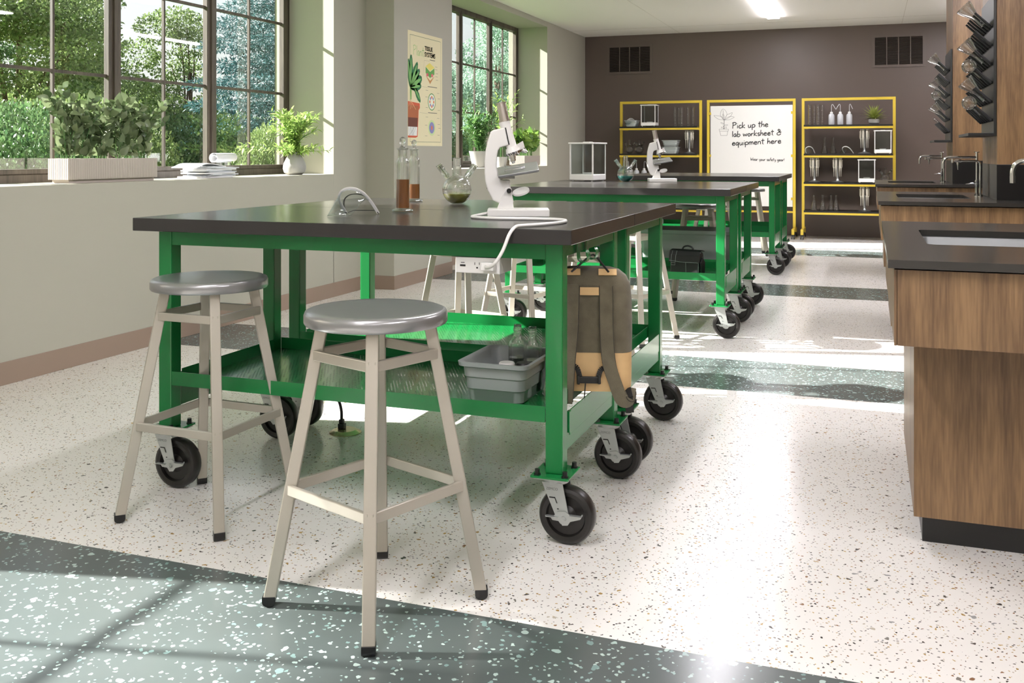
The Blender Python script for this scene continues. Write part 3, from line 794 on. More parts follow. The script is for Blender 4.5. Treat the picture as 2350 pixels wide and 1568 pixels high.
def make_three_neck(label, liquid=None, level=0.05, scale=1.0):
    t = thing('three_neck_flask', label, 'flask', (0, 0, 0), 0, None)
    r = 0.063; zc = r*0.97
    pr = [(0, 0.002), (0.022, 0.0022)]+[(r*math.sin(R(a)), zc-r*math.cos(R(a))) for a in range(24, 160, 8)]+[(0.021, zc+r*0.96), (0.0185, zc+r*1.08), (0.0185, zc+r*1.62), (0.0165, zc+r*1.66), (0.0165, zc+r*2.15), (0.019, zc+r*2.2)]
    b = MB().lathe(pr, 36)
    for s in (-1, 1):
        d = Vector((s*math.sin(R(32)), 0, math.cos(R(32)))); c = Vector((0, 0, zc)); 
        b.cyl(c+d*r*0.98+Vector((s*0.006, 0, 0)), c+d*r*1.95+Vector((s*0.012, 0, 0)), 0.0125, n=20, caps=False)
        b.cyl(c+d*r*1.95+Vector((s*0.012, 0, 0)), c+d*r*2.02+Vector((s*0.012, 0, 0)), 0.0125, 0.0145, n=20, caps=False)
    b.build('glass_body', M['labreal'], t, solid=0.0014)
    if liquid:
        a1 = math.degrees(math.acos((zc-level)/r)) if level < zc else 90
        rr = r-0.0015
        a1 = math.degrees(math.acos(max(-1, min(1, (zc-level)/rr))))
        pl = [(0, 0.0045), (0.021, 0.0045)]+[(rr*math.sin(R(a1*k/12)), zc-rr*math.cos(R(a1*k/12))) for k in range(4, 13)]
        pl += [(0, pl[-1][1])]
        MB().lathe(pl, 32).build('liquid', liquid, t)
    return t
def make_washbottle(label):
    t = thing('wash_bottle', label, 'bottle', (0, 0, 0), 0, 'white wash bottles on the yellow racks')
    lathe_obj('bottle_body', [(0, 0.001), (0.036, 0.001), (0.038, 0.006), (0.038, 0.115), (0.033, 0.135), (0.018, 0.148), (0.016, 0.150)], M['washb'], t)
    lathe_obj('cap', [(0.0, 0.1505), (0.0175, 0.1505), (0.0185, 0.155), (0.0185, 0.166), (0.010, 0.172), (0.0, 0.172)], M['white'], t, n=20)
    MB().tube(smooth_path([(0, 0, 0.172), (0, 0, 0.235), (0.003, 0, 0.262), (0.012, 0, 0.270), (0.022, 0, 0.262), (0.055, 0, 0.205)], 5), [0.0032]*26, 8).build('nozzle', M['washb'], t)
    return t
def make_gradcyl(label, h=0.27, r=0.021):
    t = thing('graduated_cylinder', label, 'cylinder', (0, 0, 0), 0, 'clear graduated cylinders on the yellow racks')
    lathe_obj('glass_tube', [(0, 0.001), (r*1.22, 0.001), (r*1.27, 0.005), (r*1.05, 0.012), (r, 0.018), (r, h-0.004), (r*1.12, h)], M['labreal'], t, n=20)
    g = MB()
    for k in range(16):
        z = 0.04+k*0.0135; l = 26 if k % 4 == 0 else 16
        P = [(r*1.02*math.cos(R(-80+q)), r*1.02*math.sin(R(-80+q)), z) for q in (-l, 0, l)]
        g.tube(P, 0.0009, 4)
    g.build('scale_marks', M['white'], t)
    return t
def make_pipette_stand(label):
    t = thing('pipette_stand', label, 'pipette stand', (0, 0, 0), 0, 'pipette carousels on the yellow racks')
    lathe_obj('base', [(0, 0.001), (0.078, 0.001), (0.080, 0.006), (0.06, 0.014), (0.03, 0.022), (0.017, 0.04), (0.012, 0.08), (0.011, 0.30), (0.018, 0.305), (0.018, 0.318), (0, 0.318)], M['steel'], t)
    a = MB(); a.lathe([(0.011, 0.205), (0.055, 0.207), (0.055, 0.212), (0.011, 0.214)], 24); a.build('collar', M['steel'], t)
    for k in range(6):
        an = R(60*k+10); x, y = 0.048*math.cos(an), 0.048*math.sin(an)
        p = MB()
        p.lathe([(0, 0.07), (0.0022, 0.08), (0.004, 0.14), (0.006, 0.185), (0.0125, 0.20), (0.0145, 0.212), (0.0145, 0.29), (0.010, 0.30), (0.005, 0.302), (0.005, 0.312), (0.012, 0.314), (0.012, 0.320), (0, 0.322)], 12, Matrix.Translation((x, y, 0)))
        p.box(x-0.003+0.014*math.cos(an), x+0.003+0.014*math.cos(an), y-0.003+0.014*math.sin(an), y+0.003+0.014*math.sin(an), 0.28, 0.296)
        p.build('pipette', M['pipette'], t)
    return t
def make_balance(label):
    t = thing('analytical_balance', label, 'balance', (0, 0, 0), 0, None)
    w_, d_ = 0.105, 0.112; hb = 0.055; H = 0.305
    MB().box(-w_, w_, -d_, d_, 0.008, hb).build('base', M['white'], t, bevel=0.006)
    f = MB()
    for sx in (-1, 1):
        for sy in (-1, 1): f.cyl((sx*(w_-0.02), sy*(d_-0.02), 0), (sx*(w_-0.02), sy*(d_-0.02), 0.009), 0.008, n=12)
    f.build('feet', M['white'], t)
    MB().box(-w_-0.008, w_+0.008, -d_-0.006, d_+0.006, H-0.012, H).box(-0.03, 0.03, -0.03, 0.03, H, H+0.006).build('lid', M['white'], t, bevel=0.003)
    p = MB()
    p.box(-w_+0.002, -w_+0.012, -d_+0.002, -d_+0.012, hb, H-0.0125); p.box(w_-0.012, w_-0.002, -d_+0.002, -d_+0.012, hb, H-0.0125)
    p.box(-w_+0.002, -w_+0.008, d_-0.008, d_-0.002, hb, H-0.0125); p.box(w_-0.008, w_-0.002, d_-0.008, d_-0.002, hb, H-0.0125)
    p.build('corner_posts', M['white'], t)
    g = MB(); e = 0.006
    g.box(-w_+0.013, w_-0.013, -d_+e, -d_+e+0.002, hb+0.001, H-0.013); g.box(-w_+0.009, w_-0.009, d_-e-0.002, d_-e, hb+0.001, H-0.013)
    g.box(-w_+e, -w_+e+0.002, -d_+0.013, d_-0.009, hb+0.001, H-0.013); g.box(w_-e-0.002, w_-e, -d_+0.013, d_-0.009, hb+0.001, H-0.013)
    g.build('glass_panels', M['clear'], t)
    lathe_obj('pan', [(0, hb+0.0005), (0.03, hb+0.0005), (0.042, hb+0.010), (0.044, hb+0.010), (0.044, hb+0.012), (0, hb+0.012)], M['white'], t)
    return t
def make_faceshield(label):
    # lying on the two ends of its headband, visor leaning forward (-y) down to the table; x to the right
    t = thing('face_shield', label, 'face shield', (0, 0, 0), 0, None)
    k = 0.00153
    def q(u, v, y):                                  # side proportions: y is the lean towards the viewer
        return Vector(((u-829.5)*k, y, max(0.0035, (491.5-v)*k-(-y)*0.066)))
    rim = [q(*p) for p in ((791, 489, 0.0), (783, 470, -0.02), (779, 452, -0.038), (783, 438, -0.050), (793, 430, -0.056), (806, 427, -0.058), (822, 430, -0.054), (837, 440, -0.044), (850, 457, -0.028), (860, 475, -0.012), (867, 490, 0.0))]
    bot = [Vector(p) for p in ((-0.075, -0.085, 0.0025), (-0.092, -0.115, 0.0025), (-0.100, -0.135, 0.0025), (-0.098, -0.148, 0.0025), (-0.082, -0.152, 0.0025), (-0.055, -0.152, 0.0025), (-0.020, -0.148, 0.004), (0.000, -0.120, 0.030), (0.018, -0.080, 0.058))]
    P = smooth_path(rim, 5); MB().ribbon(P, 0.010, 0.0035, up=(0.15, 0.0, 1.0) if False else (0, 1, 0.2)).build('rim', M['white'], t, angle=60)
    a = smooth_path(rim[:9], 4); b = smooth_path(bot, 4); n = len(a); K = 8; vs = []; fs = []
    for j in range(K+1):
        for p, r_ in zip(a, b): vs.append(p*(1-j/K)+r_*(j/K))
    for j in range(K):
        for i in range(n-1): fs.append((j*n+i, j*n+i+1, (j+1)*n+i+1, (j+1)*n+i))
    MB().add(vs, fs, True).build('visor', M['clear'], t, solid=0.0012)
    MB().tube(b, 0.0009, 6).tube([a[-1], b[-1]], 0.0009, 6).build('visor_edge', M['lab'], t)
    hb = [q(*p) for p in ((792, 490, 0.004), (786, 472, 0.002), (788, 456, 0.0), (800, 446, 0.0), (818, 444, 0.0), (835, 449, 0.0), (850, 464, 0.0), (861, 480, 0.002), (867, 490, 0.004))]
    P = smooth_path(hb, 5); MB().ribbon(P, 0.003, 0.016, up=(0, 1, 0)).build('headband', M['black'], t, angle=60)
    MB().tube([hb[0], hb[0]+Vector((0.02, 0.03, 0.008)), hb[-1]+Vector((-0.02, 0.03, 0.008)), hb[-1]], 0.0014, 6).build('strap', M['black'], t)
    return t
def make_tub(label, w_=0.15, d_=0.14, h=0.128, rim=0.012):
    t = thing('storage_tub', label, 'tub', (0, 0, 0), 0, None)
    rings = [(-0.020, 0.0), (-0.016, 0.004), (-0.012, h*0.30), (-0.008, h*0.33), (-0.006, h*0.60), (-0.002, h*0.63), (0.0, h*0.86), (rim, h*0.90), (rim+0.002, h), (rim-0.010, h), (-0.004, h*0.95), (-0.016, 0.01)]
    vs = []; fs = []
    for off, z in rings: vs += [(p[0], p[1], z) for p in rrect(2*(w_+off), 2*(d_+off), 0.03, 5)]
    n = len(rrect(1, 1, 0.03, 5))
    for i in range(len(rings)-1):
        for k in range(n): fs.append((i*n+k, i*n+(k+1) % n, (i+1)*n+(k+1) % n, (i+1)*n+k))
    fs.append(tuple(reversed(range(n)))); fs.append(tuple((len(rings)-1)*n+k for k in range(n)))
    MB().add(vs, fs, True).build('tub_body', M['tub'], t, angle=40)
    return t
def make_microscope(label):
    # side view in the xz plane; y is across. origin at the middle of the base
    t = thing('microscope', label, 'microscope', (0, 0, 0), 0, None)
    k = 0.0015*1.0
    def P(u, v): return ((u-1165)*k, (500-v)*k)       # proportions taken in side view
    def plate(poly, y0, y1): 
        Mt = Matrix(((1, 0, 0, 0), (0, 0, 1, y0), (0, 1, 0, 0), (0, 0, 0, 1)))
        return (poly, y1-y0, Mt)
    def Q(x, y): return P(1050+x/5.059, 220+y/5.059)
    # base: rounded rear block and two forward feet
    b = MB(); b.prism([(-0.102, -0.045), (-0.01, -0.052), (0.112, -0.048), (0.112, -0.022), (0.03, -0.016), (0.03, 0.016), (0.112, 0.022), (0.112, 0.048), (-0.01, 0.052), (-0.102, 0.045)], 0.028)
    b.build('base', M['white'], t, bevel=0.005, seg=3)
    # pillar with two cheeks
    for y0 in (-0.027, 0.019):
        poly = [Q(345, 1330), Q(545, 1330), Q(520, 1100), Q(500, 1072), Q(470, 1070), Q(445, 1090)]
        pz = MB(); pz.prism(*[plate(poly, y0, y0+0.008)[i] for i in (0, 1, 2)]); pz.build('pillar', M['white'], t, bevel=0.002)
    # curved arm
    outer = [(375, 1262), (300, 1225), (240, 1110), (212, 1010), (203, 900), (205, 760), (215, 640), (240, 530), (272, 425), (300, 405), (380, 385), (435, 372), (450, 400)]
    inner = [(490, 580), (430, 595), (385, 610), (362, 640), (350, 700), (345, 830), (362, 940), (400, 980), (500, 985), (505, 1060), (520, 1140), (545, 1250), (470, 1300)]
    arm = [Q(*p) for p in outer+inner]
    a = MB(); a.prism(*plate(arm, -0.0185, 0.0185)); a.build('arm', M['white'], t, bevel=0.005, seg=3)
    def q3(x, y, yy=0.0): p = Q(x, y); return (p[0], yy, p[1])
    tb = MB(); tb.cyl(q3(435, 320), q3(528, 625), 0.0185, 0.0185, n=28); tb.cyl(q3(430, 302), q3(438, 330), 0.020, n=28); tb.build('body_tube', M['white'], t)
    ep = MB(); ep.cyl(q3(396, 88), q3(436, 300), 0.0165, 0.0178, n=28); ep.cyl(q3(394, 78), q3(397, 92), 0.0190, n=28); ep.cyl(q3(434, 292), q3(437, 304), 0.0205, n=28); ep.build('eyepiece', mat('brushed_eyepiece', (205, 196, 188), 0.28, metal=1.0), t)
    MB().bar(q3(447, 375, -0.0190), q3(490, 575, -0.0190), 0.004, 0.002, up=(0, 1, 0)).build('focus_slot', M['black'], t)
    nz = MB(); nz.cyl(q3(518, 600), q3(548, 665), 0.022, 0.030, n=28); nz.cyl(q3(600, 560), q3(640, 625), 0.018, 0.012, n=24); nz.build('nosepiece', M['white'], t)
    tr = MB(); tr.cyl(q3(545, 660), q3(552, 682), 0.032, 0.029, n=28); tr.build('turret', M['chrome'], t)
    for (x0, y0, x1, y1, yy, sc) in ((520, 685, 545, 795, 0.0, 1.0), (600, 600, 700, 665, 0.008, 1.0), (585, 655, 612, 690, -0.012, 0.7)):
        ob = MB(); A = Vector(q3(x0, y0, yy)); B = Vector(q3(x1, y1, yy)); D = B-A
        ob.cyl(A, A+D*0.45, 0.0118*sc, n=18); ob.cyl(A+D*0.45, A+D*0.75, 0.010*sc, n=18); ob.cyl(A+D*0.75, B, 0.0075*sc, 0.005*sc, n=18)
        ob.build('objective', M['chrome'], t)
    sx0 = Q(355, 900); sx1 = Q(835, 850)
    stg = MB(); Ms = Matrix.Translation(((sx0[0]+sx1[0])/2, 0, (sx0[1]+sx1[1])/2-0.002)) @ Matrix.Rotation(R(-9), 4, 'Y') @ Matrix.Rotation(R(13), 4, 'X')
    L_ = (sx1[0]-sx0[0])/2; stg.prism(rrect(2*L_, 0.125, 0.006, 3), 0.009, Ms); so = stg.build('stage', M['steel'], t, bevel=0.0015)
    cl = MB()
    for yy in (-0.03, 0.03): cl.tube([Ms @ Vector((-0.045, yy, 0.010)), Ms @ Vector((-0.045, yy, 0.018)), Ms @ Vector((0.0, yy*0.6, 0.012)), Ms @ Vector((0.025, yy*0.5, 0.0105))], 0.0018, 8)
    cl.build('stage_clips', M['chrome'], so)
    sa = MB(); sa.prism(*plate([Q(370, 975), Q(560, 975), Q(560, 945), Q(360, 930)], -0.015, 0.015)); sa.build('stage_arm', M['white'], t, bevel=0.002)
    mi = MB(); c = Vector(q3(630, 1125)); d = Vector((-0.25, -0.35, 0.9)).normalized()
    mi.cyl(c-d*0.004, c+d*0.004, 0.030, n=32); mi.build('mirror', M['white'], t, bevel=0.001)
    MB().tube([q3(520, 1150), q3(560, 1160), c-d*0.004], 0.003, 8).build('mirror_arm', M['chrome'], t)
    for yy, s in ((-0.029, -1), (0.029, 1)):
        MB().cyl(q3(490, 1112, yy), q3(490, 1112, yy+s*0.012), 0.0085, n=20).cyl(q3(490, 1112, yy+s*0.012), q3(490, 1112, yy+s*0.014), 0.0055, n=16).build('knob', M['black'], t)
    MB().cyl(q3(255, 1075, 0), q3(230, 1070, 0), 0.006, n=14).build('knob', M['black'], t)
    return t
# ================================================================ THINGS ON THE BENCHES
YAW = math.atan(822/2235)
mic = make_microscope('white microscope with brushed metal eyepiece on the nearest bench, a cord plugged below')
mic.location = (-1.155, 3.19, ZT+0.0003); mic.rotation_euler.z = YAW
m2 = dup(mic, (-1.505, 7.42, ZT+0.0003), YAW, 'white microscope on the middle bench beside the teal flask')
# cord of the first microscope (built in its own frame): round the base, over the edge, down to the outlet box
px_w = (XC+0.468+0.030, YS[0]+0.0865-0.0305, 0.811)
inv = (Matrix.Translation(mic.location) @ Matrix.Rotation(YAW, 4, 'Z')).inverted()
cord = [(-1.235, 3.135, 0.945), (-1.262, 3.10, 0.938), (-1.268, 3.055, 0.9355), (-1.235, 3.02, 0.9355), (-1.15, 3.00, 0.9355), (-1.03, 3.02, 0.9355), (-0.945, 3.01, 0.9355), (-0.905, 2.955, 0.9355), (-0.905, 2.87, 0.9355), (-0.935, 2.78, 0.9355), (-0.965, 2.715, 0.936), (-0.975, 2.68, 0.934), (-0.985, 2.657, 0.915), (-1.00, 2.645, 0.87), (-1.02, 2.64, 0.835), (-1.045, 2.655, 0.817), (-1.072, 2.69, 0.812), (-1.078, 2.712, 0.811)]
pc = MB().tube([inv @ p for p in smooth_path(cord, 6)], 0.0052, 12).build('power_cord', M['white'], mic)
pl = MB(); c = Vector((-1.073, 2.7125, 0.811))
pl.box(-0.021, 0.021, -0.0135, 0.0135, -0.013, 0.013, inv @ Matrix.Translation(c)); pl.build('plug', M['white'], pc, bevel=0.004, seg=3)

def make_stoppered(label, level):
    t = thing('stoppered_bottle', label, 'bottle', (0, 0, 0), 0, None)
    b = MB(); b.lathe([(0, 0.002), (0.036, 0.002), (0.040, 0.005), (0.037, 0.009), (0.026, 0.013), (0.0252, 0.02), (0.0252, 0.180), (0.024, 0.190), (0.0175, 0.200), (0.0165, 0.205), (0.0165, 0.232), (0.0205, 0.235), (0.0205, 0.238), (0.017, 0.239)], 36)
    b.build('glass_body', M['labreal'], t, solid=0.0014)
    MB().lathe([(0, 0.014), (0.0225, 0.015), (0.0236, 0.018), (0.0236, level), (0, level)], 32).build('liquid', M['orange'], t)
    s = MB(); s.lathe([(0, 0.208), (0.0135, 0.209), (0.015, 0.236), (0.013, 0.242), (0.006, 0.248), (0.0055, 0.252), (0.0105, 0.258), (0.0125, 0.267), (0.0105, 0.276), (0.004, 0.281), (0, 0.282)], 20)
    s.build('stopper', M['labreal'], t)
    return t
o = make_stoppered('tall stoppered glass bottle two thirds full of orange liquid, front one of the pair', 0.122); o.location = (-1.645, 3.285, ZT+0.0003)
o = make_stoppered('stoppered glass bottle with less orange liquid, behind the fuller one', 0.080); o.location = (-1.945, 4.0, ZT+0.0003)
o = make_three_neck('three-necked round glass flask with yellow liquid on the nearest benches', M['yellowliq'], 0.044); o.location = (-1.69, 3.90, ZT+0.0003); o.rotation_euler.z = YAW+0.1
o = make_three_neck('three-necked round flask with teal liquid on the middle bench', M['teal'], 0.046); o.location = (-1.765, 7.33, ZT+0.0003); o.rotation_euler.z = YAW+0.1
bal = make_balance('white analytical balance in a glass case on the middle bench'); bal.location = (-2.10, 7.45, ZT+0.0003); bal.rotation_euler.z = R(-12)
fsh = make_faceshield('clear face shield with white rim and black headband lying on the nearest bench'); fsh.location = (-1.722, 3.116, ZT+0.0003); fsh.rotation_euler.z = YAW
# tub and bottles on the lower shelf
tub = make_tub('pale grey plastic tub on the perforated lower shelf of the nearest bench', 0.108, 0.14); tub.location = (-1.118, 3.00, 0.3588)
def make_clear_bottle(label):
    t = thing('glass_bottle', label, 'bottle', (0, 0, 0), 0, None)
    lathe_obj('glass_body', [(0, 0.001), (0.028, 0.001), (0.030, 0.006), (0.030, 0.135), (0.027, 0.150), (0.016, 0.166), (0.012, 0.172), (0.0115, 0.186), (0.0145, 0.188), (0.0145, 0.196), (0.012, 0.198), (0.012, 0.208)], M['labreal'], t, n=32, solid=0.0014)
    lathe_obj('liquid', [(0, 0.004), (0.0275, 0.005), (0.0280, 0.10), (0, 0.10)], M['waterliq'], t)
    return t
b1 = make_clear_bottle('clear glass bottle half full of water standing in the grey tub, left one'); b1.location = (-1.105, 3.06, 0.3588+0.0115)
dup(b1, (-1.044, 3.035, 0.3588+0.0115), 0, 'clear glass bottle in the grey tub, half hidden by the green leg')
tag(MB().lathe([(0, 0), (0.024, 0), (0.026, 0.003), (0.026, 0.020), (0.023, 0.024), (0, 0.024)], 32).build('jar', M['white'], loc=(-1.095, 2.93, 0.3703+0.085)), 'round white lid of a jar inside the grey tub, left of the black one', 'jar')
jar = [q for q in bpy.data.objects if q.name == 'jar'][0]
MB().lathe([(0, -0.085), (0.023, -0.085), (0.025, -0.08), (0.025, -0.0005), (0, -0.0005)], 28).build('jar_body', M['tub'], jar)
j2 = jar.copy(); j2.data = jar.data.copy(); j2.data.materials[0] = M['black']; C.objects.link(j2); j2.location = (-1.042, 2.945, 0.3703+0.085); j2['label'] = 'round black lid of a jar inside the grey tub, beside the white one'
c2 = kids(jar)[0].copy(); C.objects.link(c2); c2.parent = j2
# grey bin on the middle bench's lower shelf, and the satchel
bin_ = make_tub('wide grey plastic bin behind the black satchel under the middle benches', 0.33, 0.20, 0.235, 0.012); bin_.location = (-1.255, 7.22, 0.3588)

def make_satchel():
    t = thing('satchel', 'black leather satchel with pale stitching on the lower shelf of the middle bench', 'bag', (-1.115, 6.33, 0.3588), R(-14))
    b = MB(); b.prism([(-0.045, 0), (0.045, 0), (0.052, 0.02), (0.040, 0.125), (0.030, 0.150), (0.0, 0.158), (-0.030, 0.150), (-0.042, 0.12), (-0.052, 0.02)], 0.200, Matrix(((0, 0, 1, -0.100), (1, 0, 0, 0), (0, 1, 0, 0.0), (0, 0, 0, 1))))
    b.build('body', M['bagleather'], t, bevel=0.010, seg=3)
    f = MB(); P = [(0.035, 0.158), (0.0, 0.166), (-0.035, 0.158), (-0.050, 0.132), (-0.054, 0.095), (-0.0555, 0.085)]
    for p, q in zip(P[:-1], P[1:]): f.bar((0, p[0], p[1]), (0, q[0], q[1]), 0.212, 0.004, up=(0, q[1]-p[1]+1e-4, -(q[0]-p[0])))
    f.build('flap', M['bagleather'], t, bevel=0.001)
    s = MB()
    s.tube([(-0.100, -0.0575, 0.096), (-0.03, -0.0590, 0.090), (0.10, -0.0595, 0.089)], 0.0009, 5)
    s.tube([(0.015, -0.0590, 0.088), (0.015, -0.0545, 0.008)], 0.0008, 5); s.tube([(-0.098, -0.0545, 0.010), (0.100, -0.0545, 0.008), (0.100, -0.055, 0.085)], 0.0008, 5)
    s.tube([(-0.085, -0.036, 0.160), (-0.086, -0.0545, 0.130), (-0.088, -0.0595, 0.085)], 0.0008, 5); s.tube([(-0.055, -0.036, 0.160), (-0.056, -0.0545, 0.130), (-0.058, -0.0595, 0.085)], 0.0008, 5)
    s.build('stitching', M['stitch'], t)
    MB().tube([(-0.086, -0.060, 0.082), (-0.060, -0.060, 0.082), (-0.060, -0.060, 0.068), (-0.086, -0.060, 0.068)], 0.0012, 6, closed=True).build('buckle', M['steel'], t)
    h = MB(); h.tube(smooth_path([(-0.035, 0, 0.160), (-0.025, 0, 0.182), (0.005, 0, 0.190), (0.035, 0, 0.180), (0.042, 0, 0.160)], 6), 0.0055, 8); h.build('handle', M['bagleather'], t)
    g = MB(); g.prism([(-0.03, 0.01), (0.03, 0.01), (0.036, 0.09), (0.0, 0.12), (-0.036, 0.09)], 0.010, Matrix(((0, 0, 1, 0.1005), (1, 0, 0, 0), (0, 1, 0, 0.0), (0, 0, 0, 1)))); g.build('side_pocket', M['bagleather'], t, bevel=0.004)
make_satchel()

# backpack hanging from the hook at the end of the nearest bench; straps towards the viewer
def make_backpack():
    t = thing('backpack', 'olive grey canvas backpack with tan leather bottom hanging at the end of the nearest bench', 'backpack', (-0.858, 3.062, 0.385), R(16))
    W_, D_ = 0.138, 0.062
    def ring(z, sx, sy, oy=0.0):
        return [(p[0]*sx, p[1]*sy+oy, z) for p in rrect(2*W_, 2*D_, 0.045, 5)]
    def body(levels, m, nm, cap0=True, cap1=True):
        rs = [ring(*l) for l in levels]; n = len(rs[0]); vs = [v for r_ in rs for v in r_]; fs = []
        for i in range(len(rs)-1):
            for k in range(n): fs.append((i*n+k, i*n+(k+1) % n, (i+1)*n+(k+1) % n, (i+1)*n+k))
        if cap0: fs.append(tuple(reversed(range(n))))
        if cap1: fs.append(tuple((len(rs)-1)*n+k for k in range(n)))
        return MB().add(vs, fs, True).build(nm, m, t, angle=50)
    body([(0.002, 0.86, 0.8), (0.004, 0.93, 0.93), (0.015, 0.975, 0.985), (0.06, 0.985, 1.0), (0.128, 0.985, 0.985)], M['leather'], 'leather_base')
    body([(0.1285, 0.99, 0.99), (0.20, 1.0, 1.02), (0.30, 0.985, 0.98), (0.345, 0.95, 0.90), (0.370, 0.86, 0.78), (0.388, 0.70, 0.60), (0.396, 0.50, 0.40), (0.398, 0.2, 0.2)], M['fabric'], 'canvas_body')
    yf = -D_-0.003
    for s in (-1, 1):
        st = MB()
        P = smooth_path([(s*0.052, yf+0.012, 0.345), (s*0.053, yf-0.004, 0.30), (s*0.054, yf-0.010, 0.2), (s*0.062, yf-0.014, 0.10), (s*0.084, yf-0.018, 0.03), (s*0.100, yf-0.022, -0.012), (s*0.122, yf-0.010, -0.018), (s*0.130, yf+0.03, 0.012)] if s > 0 else
                        [(s*0.052, yf+0.012, 0.345), (s*0.054, yf-0.004, 0.30), (s*0.057, yf-0.010, 0.2), (s*0.066, yf-0.014, 0.10), (s*0.072, yf-0.016, 0.0), (s*0.074, yf-0.018, -0.03)], 6)
        st.ribbon(P, 0.040, 0.007, up=(0, 1, 0.001))
        so = st.build('shoulder_strap', M['fabric'], t, bevel=0.0018, angle=50)
        pi = MB()
        pi.tube([p+Vector((0.0205, -0.001, 0)) for p in P[1:-2]], 0.0016, 6); pi.tube([p+Vector((-0.0205, -0.001, 0)) for p in P[1:-2]], 0.0016, 6)
        pi.build('piping', mat('dark_piping', (56, 52, 46), 0.8), so)
    MB().box(-0.030, 0.030, yf-0.003, yf-0.001, 0.313, 0.338).build('leather_patch', M['leather'], t)
    for s in (-1, 1):
        MB().box(s*0.058-0.029, s*0.058+0.029, -0.002, 0.002, -0.011, 0.011, Matrix.Translation((0, -0.0445, 0.384)) @ Matrix.Rotation(R(-35), 4, 'X')).build('leather_tab', M['leather'], t)
    MB().tube([(-0.058, -0.047, 0.384), (0.002, -0.03, 0.435), (0.012, -0.028, 0.438), (0.022, -0.03, 0.433), (0.062, -0.047, 0.384)], 0.0035, 8).build('hanging_loop', M['black'], t)
    w_ = MB(); P = smooth_path([(-0.060, yf-0.001, 0.090), (-0.040, yf-0.006, 0.082), (-0.030, yf-0.010, 0.052)], 5); Q = smooth_path([(0.054, yf-0.001, 0.085), (0.036, yf-0.006, 0.076), (0.028, yf-0.010, 0.052)], 5)
    for path in (P, Q):
        for p, q in zip(path[:-1], path[1:]): w_.bar(p, q, 0.016, 0.002, up=(0, 1, 0))
    w_.bar((-0.012, yf-0.012, 0.044), (-0.017, yf-0.016, -0.02), 0.004, 0.0015, up=(0, 1, 0)); w_.bar((-0.017, yf-0.016, -0.02), (-0.019, yf-0.018, -0.055), 0.002, 0.0015, up=(0, 1, 0))
    w_.build('sternum_strap', M['black'], t)
    b = MB(); b.box(-0.034, 0.030, yf-0.016, yf-0.006, 0.034, 0.056); b.box(-0.040, -0.030, yf-0.017, yf-0.005, 0.030, 0.060); b.box(0.026, 0.036, yf-0.017, yf-0.005, 0.032, 0.062); b.build('buckle', M['black'], t, bevel=0.003)
    g = MB(); g.bar((0.118, yf+0.02, 0.012), (0.124, yf-0.004, -0.012), 0.030, 0.003, up=(0, 1, 0.3)); g.bar((0.124, yf-0.004, -0.012), (0.128, yf-0.006, -0.058), 0.026, 0.003, up=(0, 1, 0)); g.build('webbing_end', M['black'], t)
    MB().box(0.064, 0.098, yf+0.0005, yf+0.004, 0.012, 0.070).build('leather_tag', M['leather'], t, bevel=0.001)
make_backpack()

# floor outlet and cable under the nearest bench
fo = thing('floor_outlet', 'round brass floor outlet with a black plug under the nearest bench', 'floor outlet', (-2.03, 3.53, 0))
MB().lathe([(0, 0.013), (0.045, 0.013), (0.050, 0.011), (0.066, 0.002), (0.066, 0.0), (0, 0.0)], 40).build('cover_plate', mat('brass_plate', (200, 190, 150), 0.25, metal=0.8), fo, angle=20)
cb = thing('power_cable', 'black power cable rising from the floor outlet to the bench', 'cable', (-2.03, 3.53, 0.0132))
pg = MB(); pg.box(-0.030, -0.002, -0.012, 0.012, 0, 0.022); pg.box(-0.026, -0.008, -0.010, 0.010, 0.022, 0.040); pg.build('plug', M['black'], cb, bevel=0.003)
MB().tube(smooth_path([(-0.018, 0, 0.038), (-0.019, 0.0, 0.075), (-0.035, 0.004, 0.115), (-0.075, 0.01, 0.155), (-0.13, 0.02, 0.19), (-0.17, 0.03, 0.25), (-0.18, 0.04, 0.335)], 6), 0.0062, 10).build('cord', M['black'], cb)

# ================================================================ YELLOW RACKS AND WHITEBOARD
def rack_frame(label, x0, x1, shelves, name='shelf_rack', cat='shelf rack', grp='tall yellow wheeled frames along the far wall'):
    t = thing(name, label, cat, ((x0+x1)/2, 13.75, 0), 0, grp)
    h = (x1-x0)/2; a = 0.018; zt = 1.895
    for s in (-1, 1):
        xx = s*(h-a)
        u = MB().box(xx-a, xx+a, -a, a, 0.135, zt).build('upright', M['yellow'], t, bevel=0.002)
        f = MB(); f.box(xx-a, xx+a, -0.27, 0.27, 0.10, 0.135); f.box(xx-a, xx+a, -0.27, -0.225, 0.062, 0.0995); f.box(xx-a, xx+a, 0.225, 0.27, 0.062, 0.0995)
        f.build('foot', M['yellow'], t, bevel=0.002)
        for yy in (-0.2475, 0.2475):
            w_ = MB(); w_.box(xx-0.016, xx+0.016, yy-0.014, yy+0.014, 0.045, 0.0615)
            for q in (-0.020, 0.008): w_.cyl((xx+q, yy, 0.0245), (xx+q+0.012, yy, 0.0245), 0.0245, n=18)
            w_.build('castor', M['black'], t)
    MB().box(-h+2*a, h-2*a, -a, a, zt-0.036, zt).build('top_bar', M['yellow'], t, bevel=0.002)
    if name == 'shelf_rack':
        for z in shelves:
            MB().box(-h+2*a+0.001, h-2*a-0.001, -0.20, 0.20, z-0.022, z).build('shelf', M['black'], t)
            MB().box(-h+2*a, h-2*a, -0.195, -0.165, z-0.050, z-0.0225).build('shelf_bar', M['yellow'], t)
            br = MB()
            for s in (-1, 1):
                xx = s*(h-3*a); br.box(xx-a+0.001, xx+a-0.001, -0.1645, 0.195, z-0.050, z-0.0225)
            br.build('bracket', M['yellow'], t)
    return t
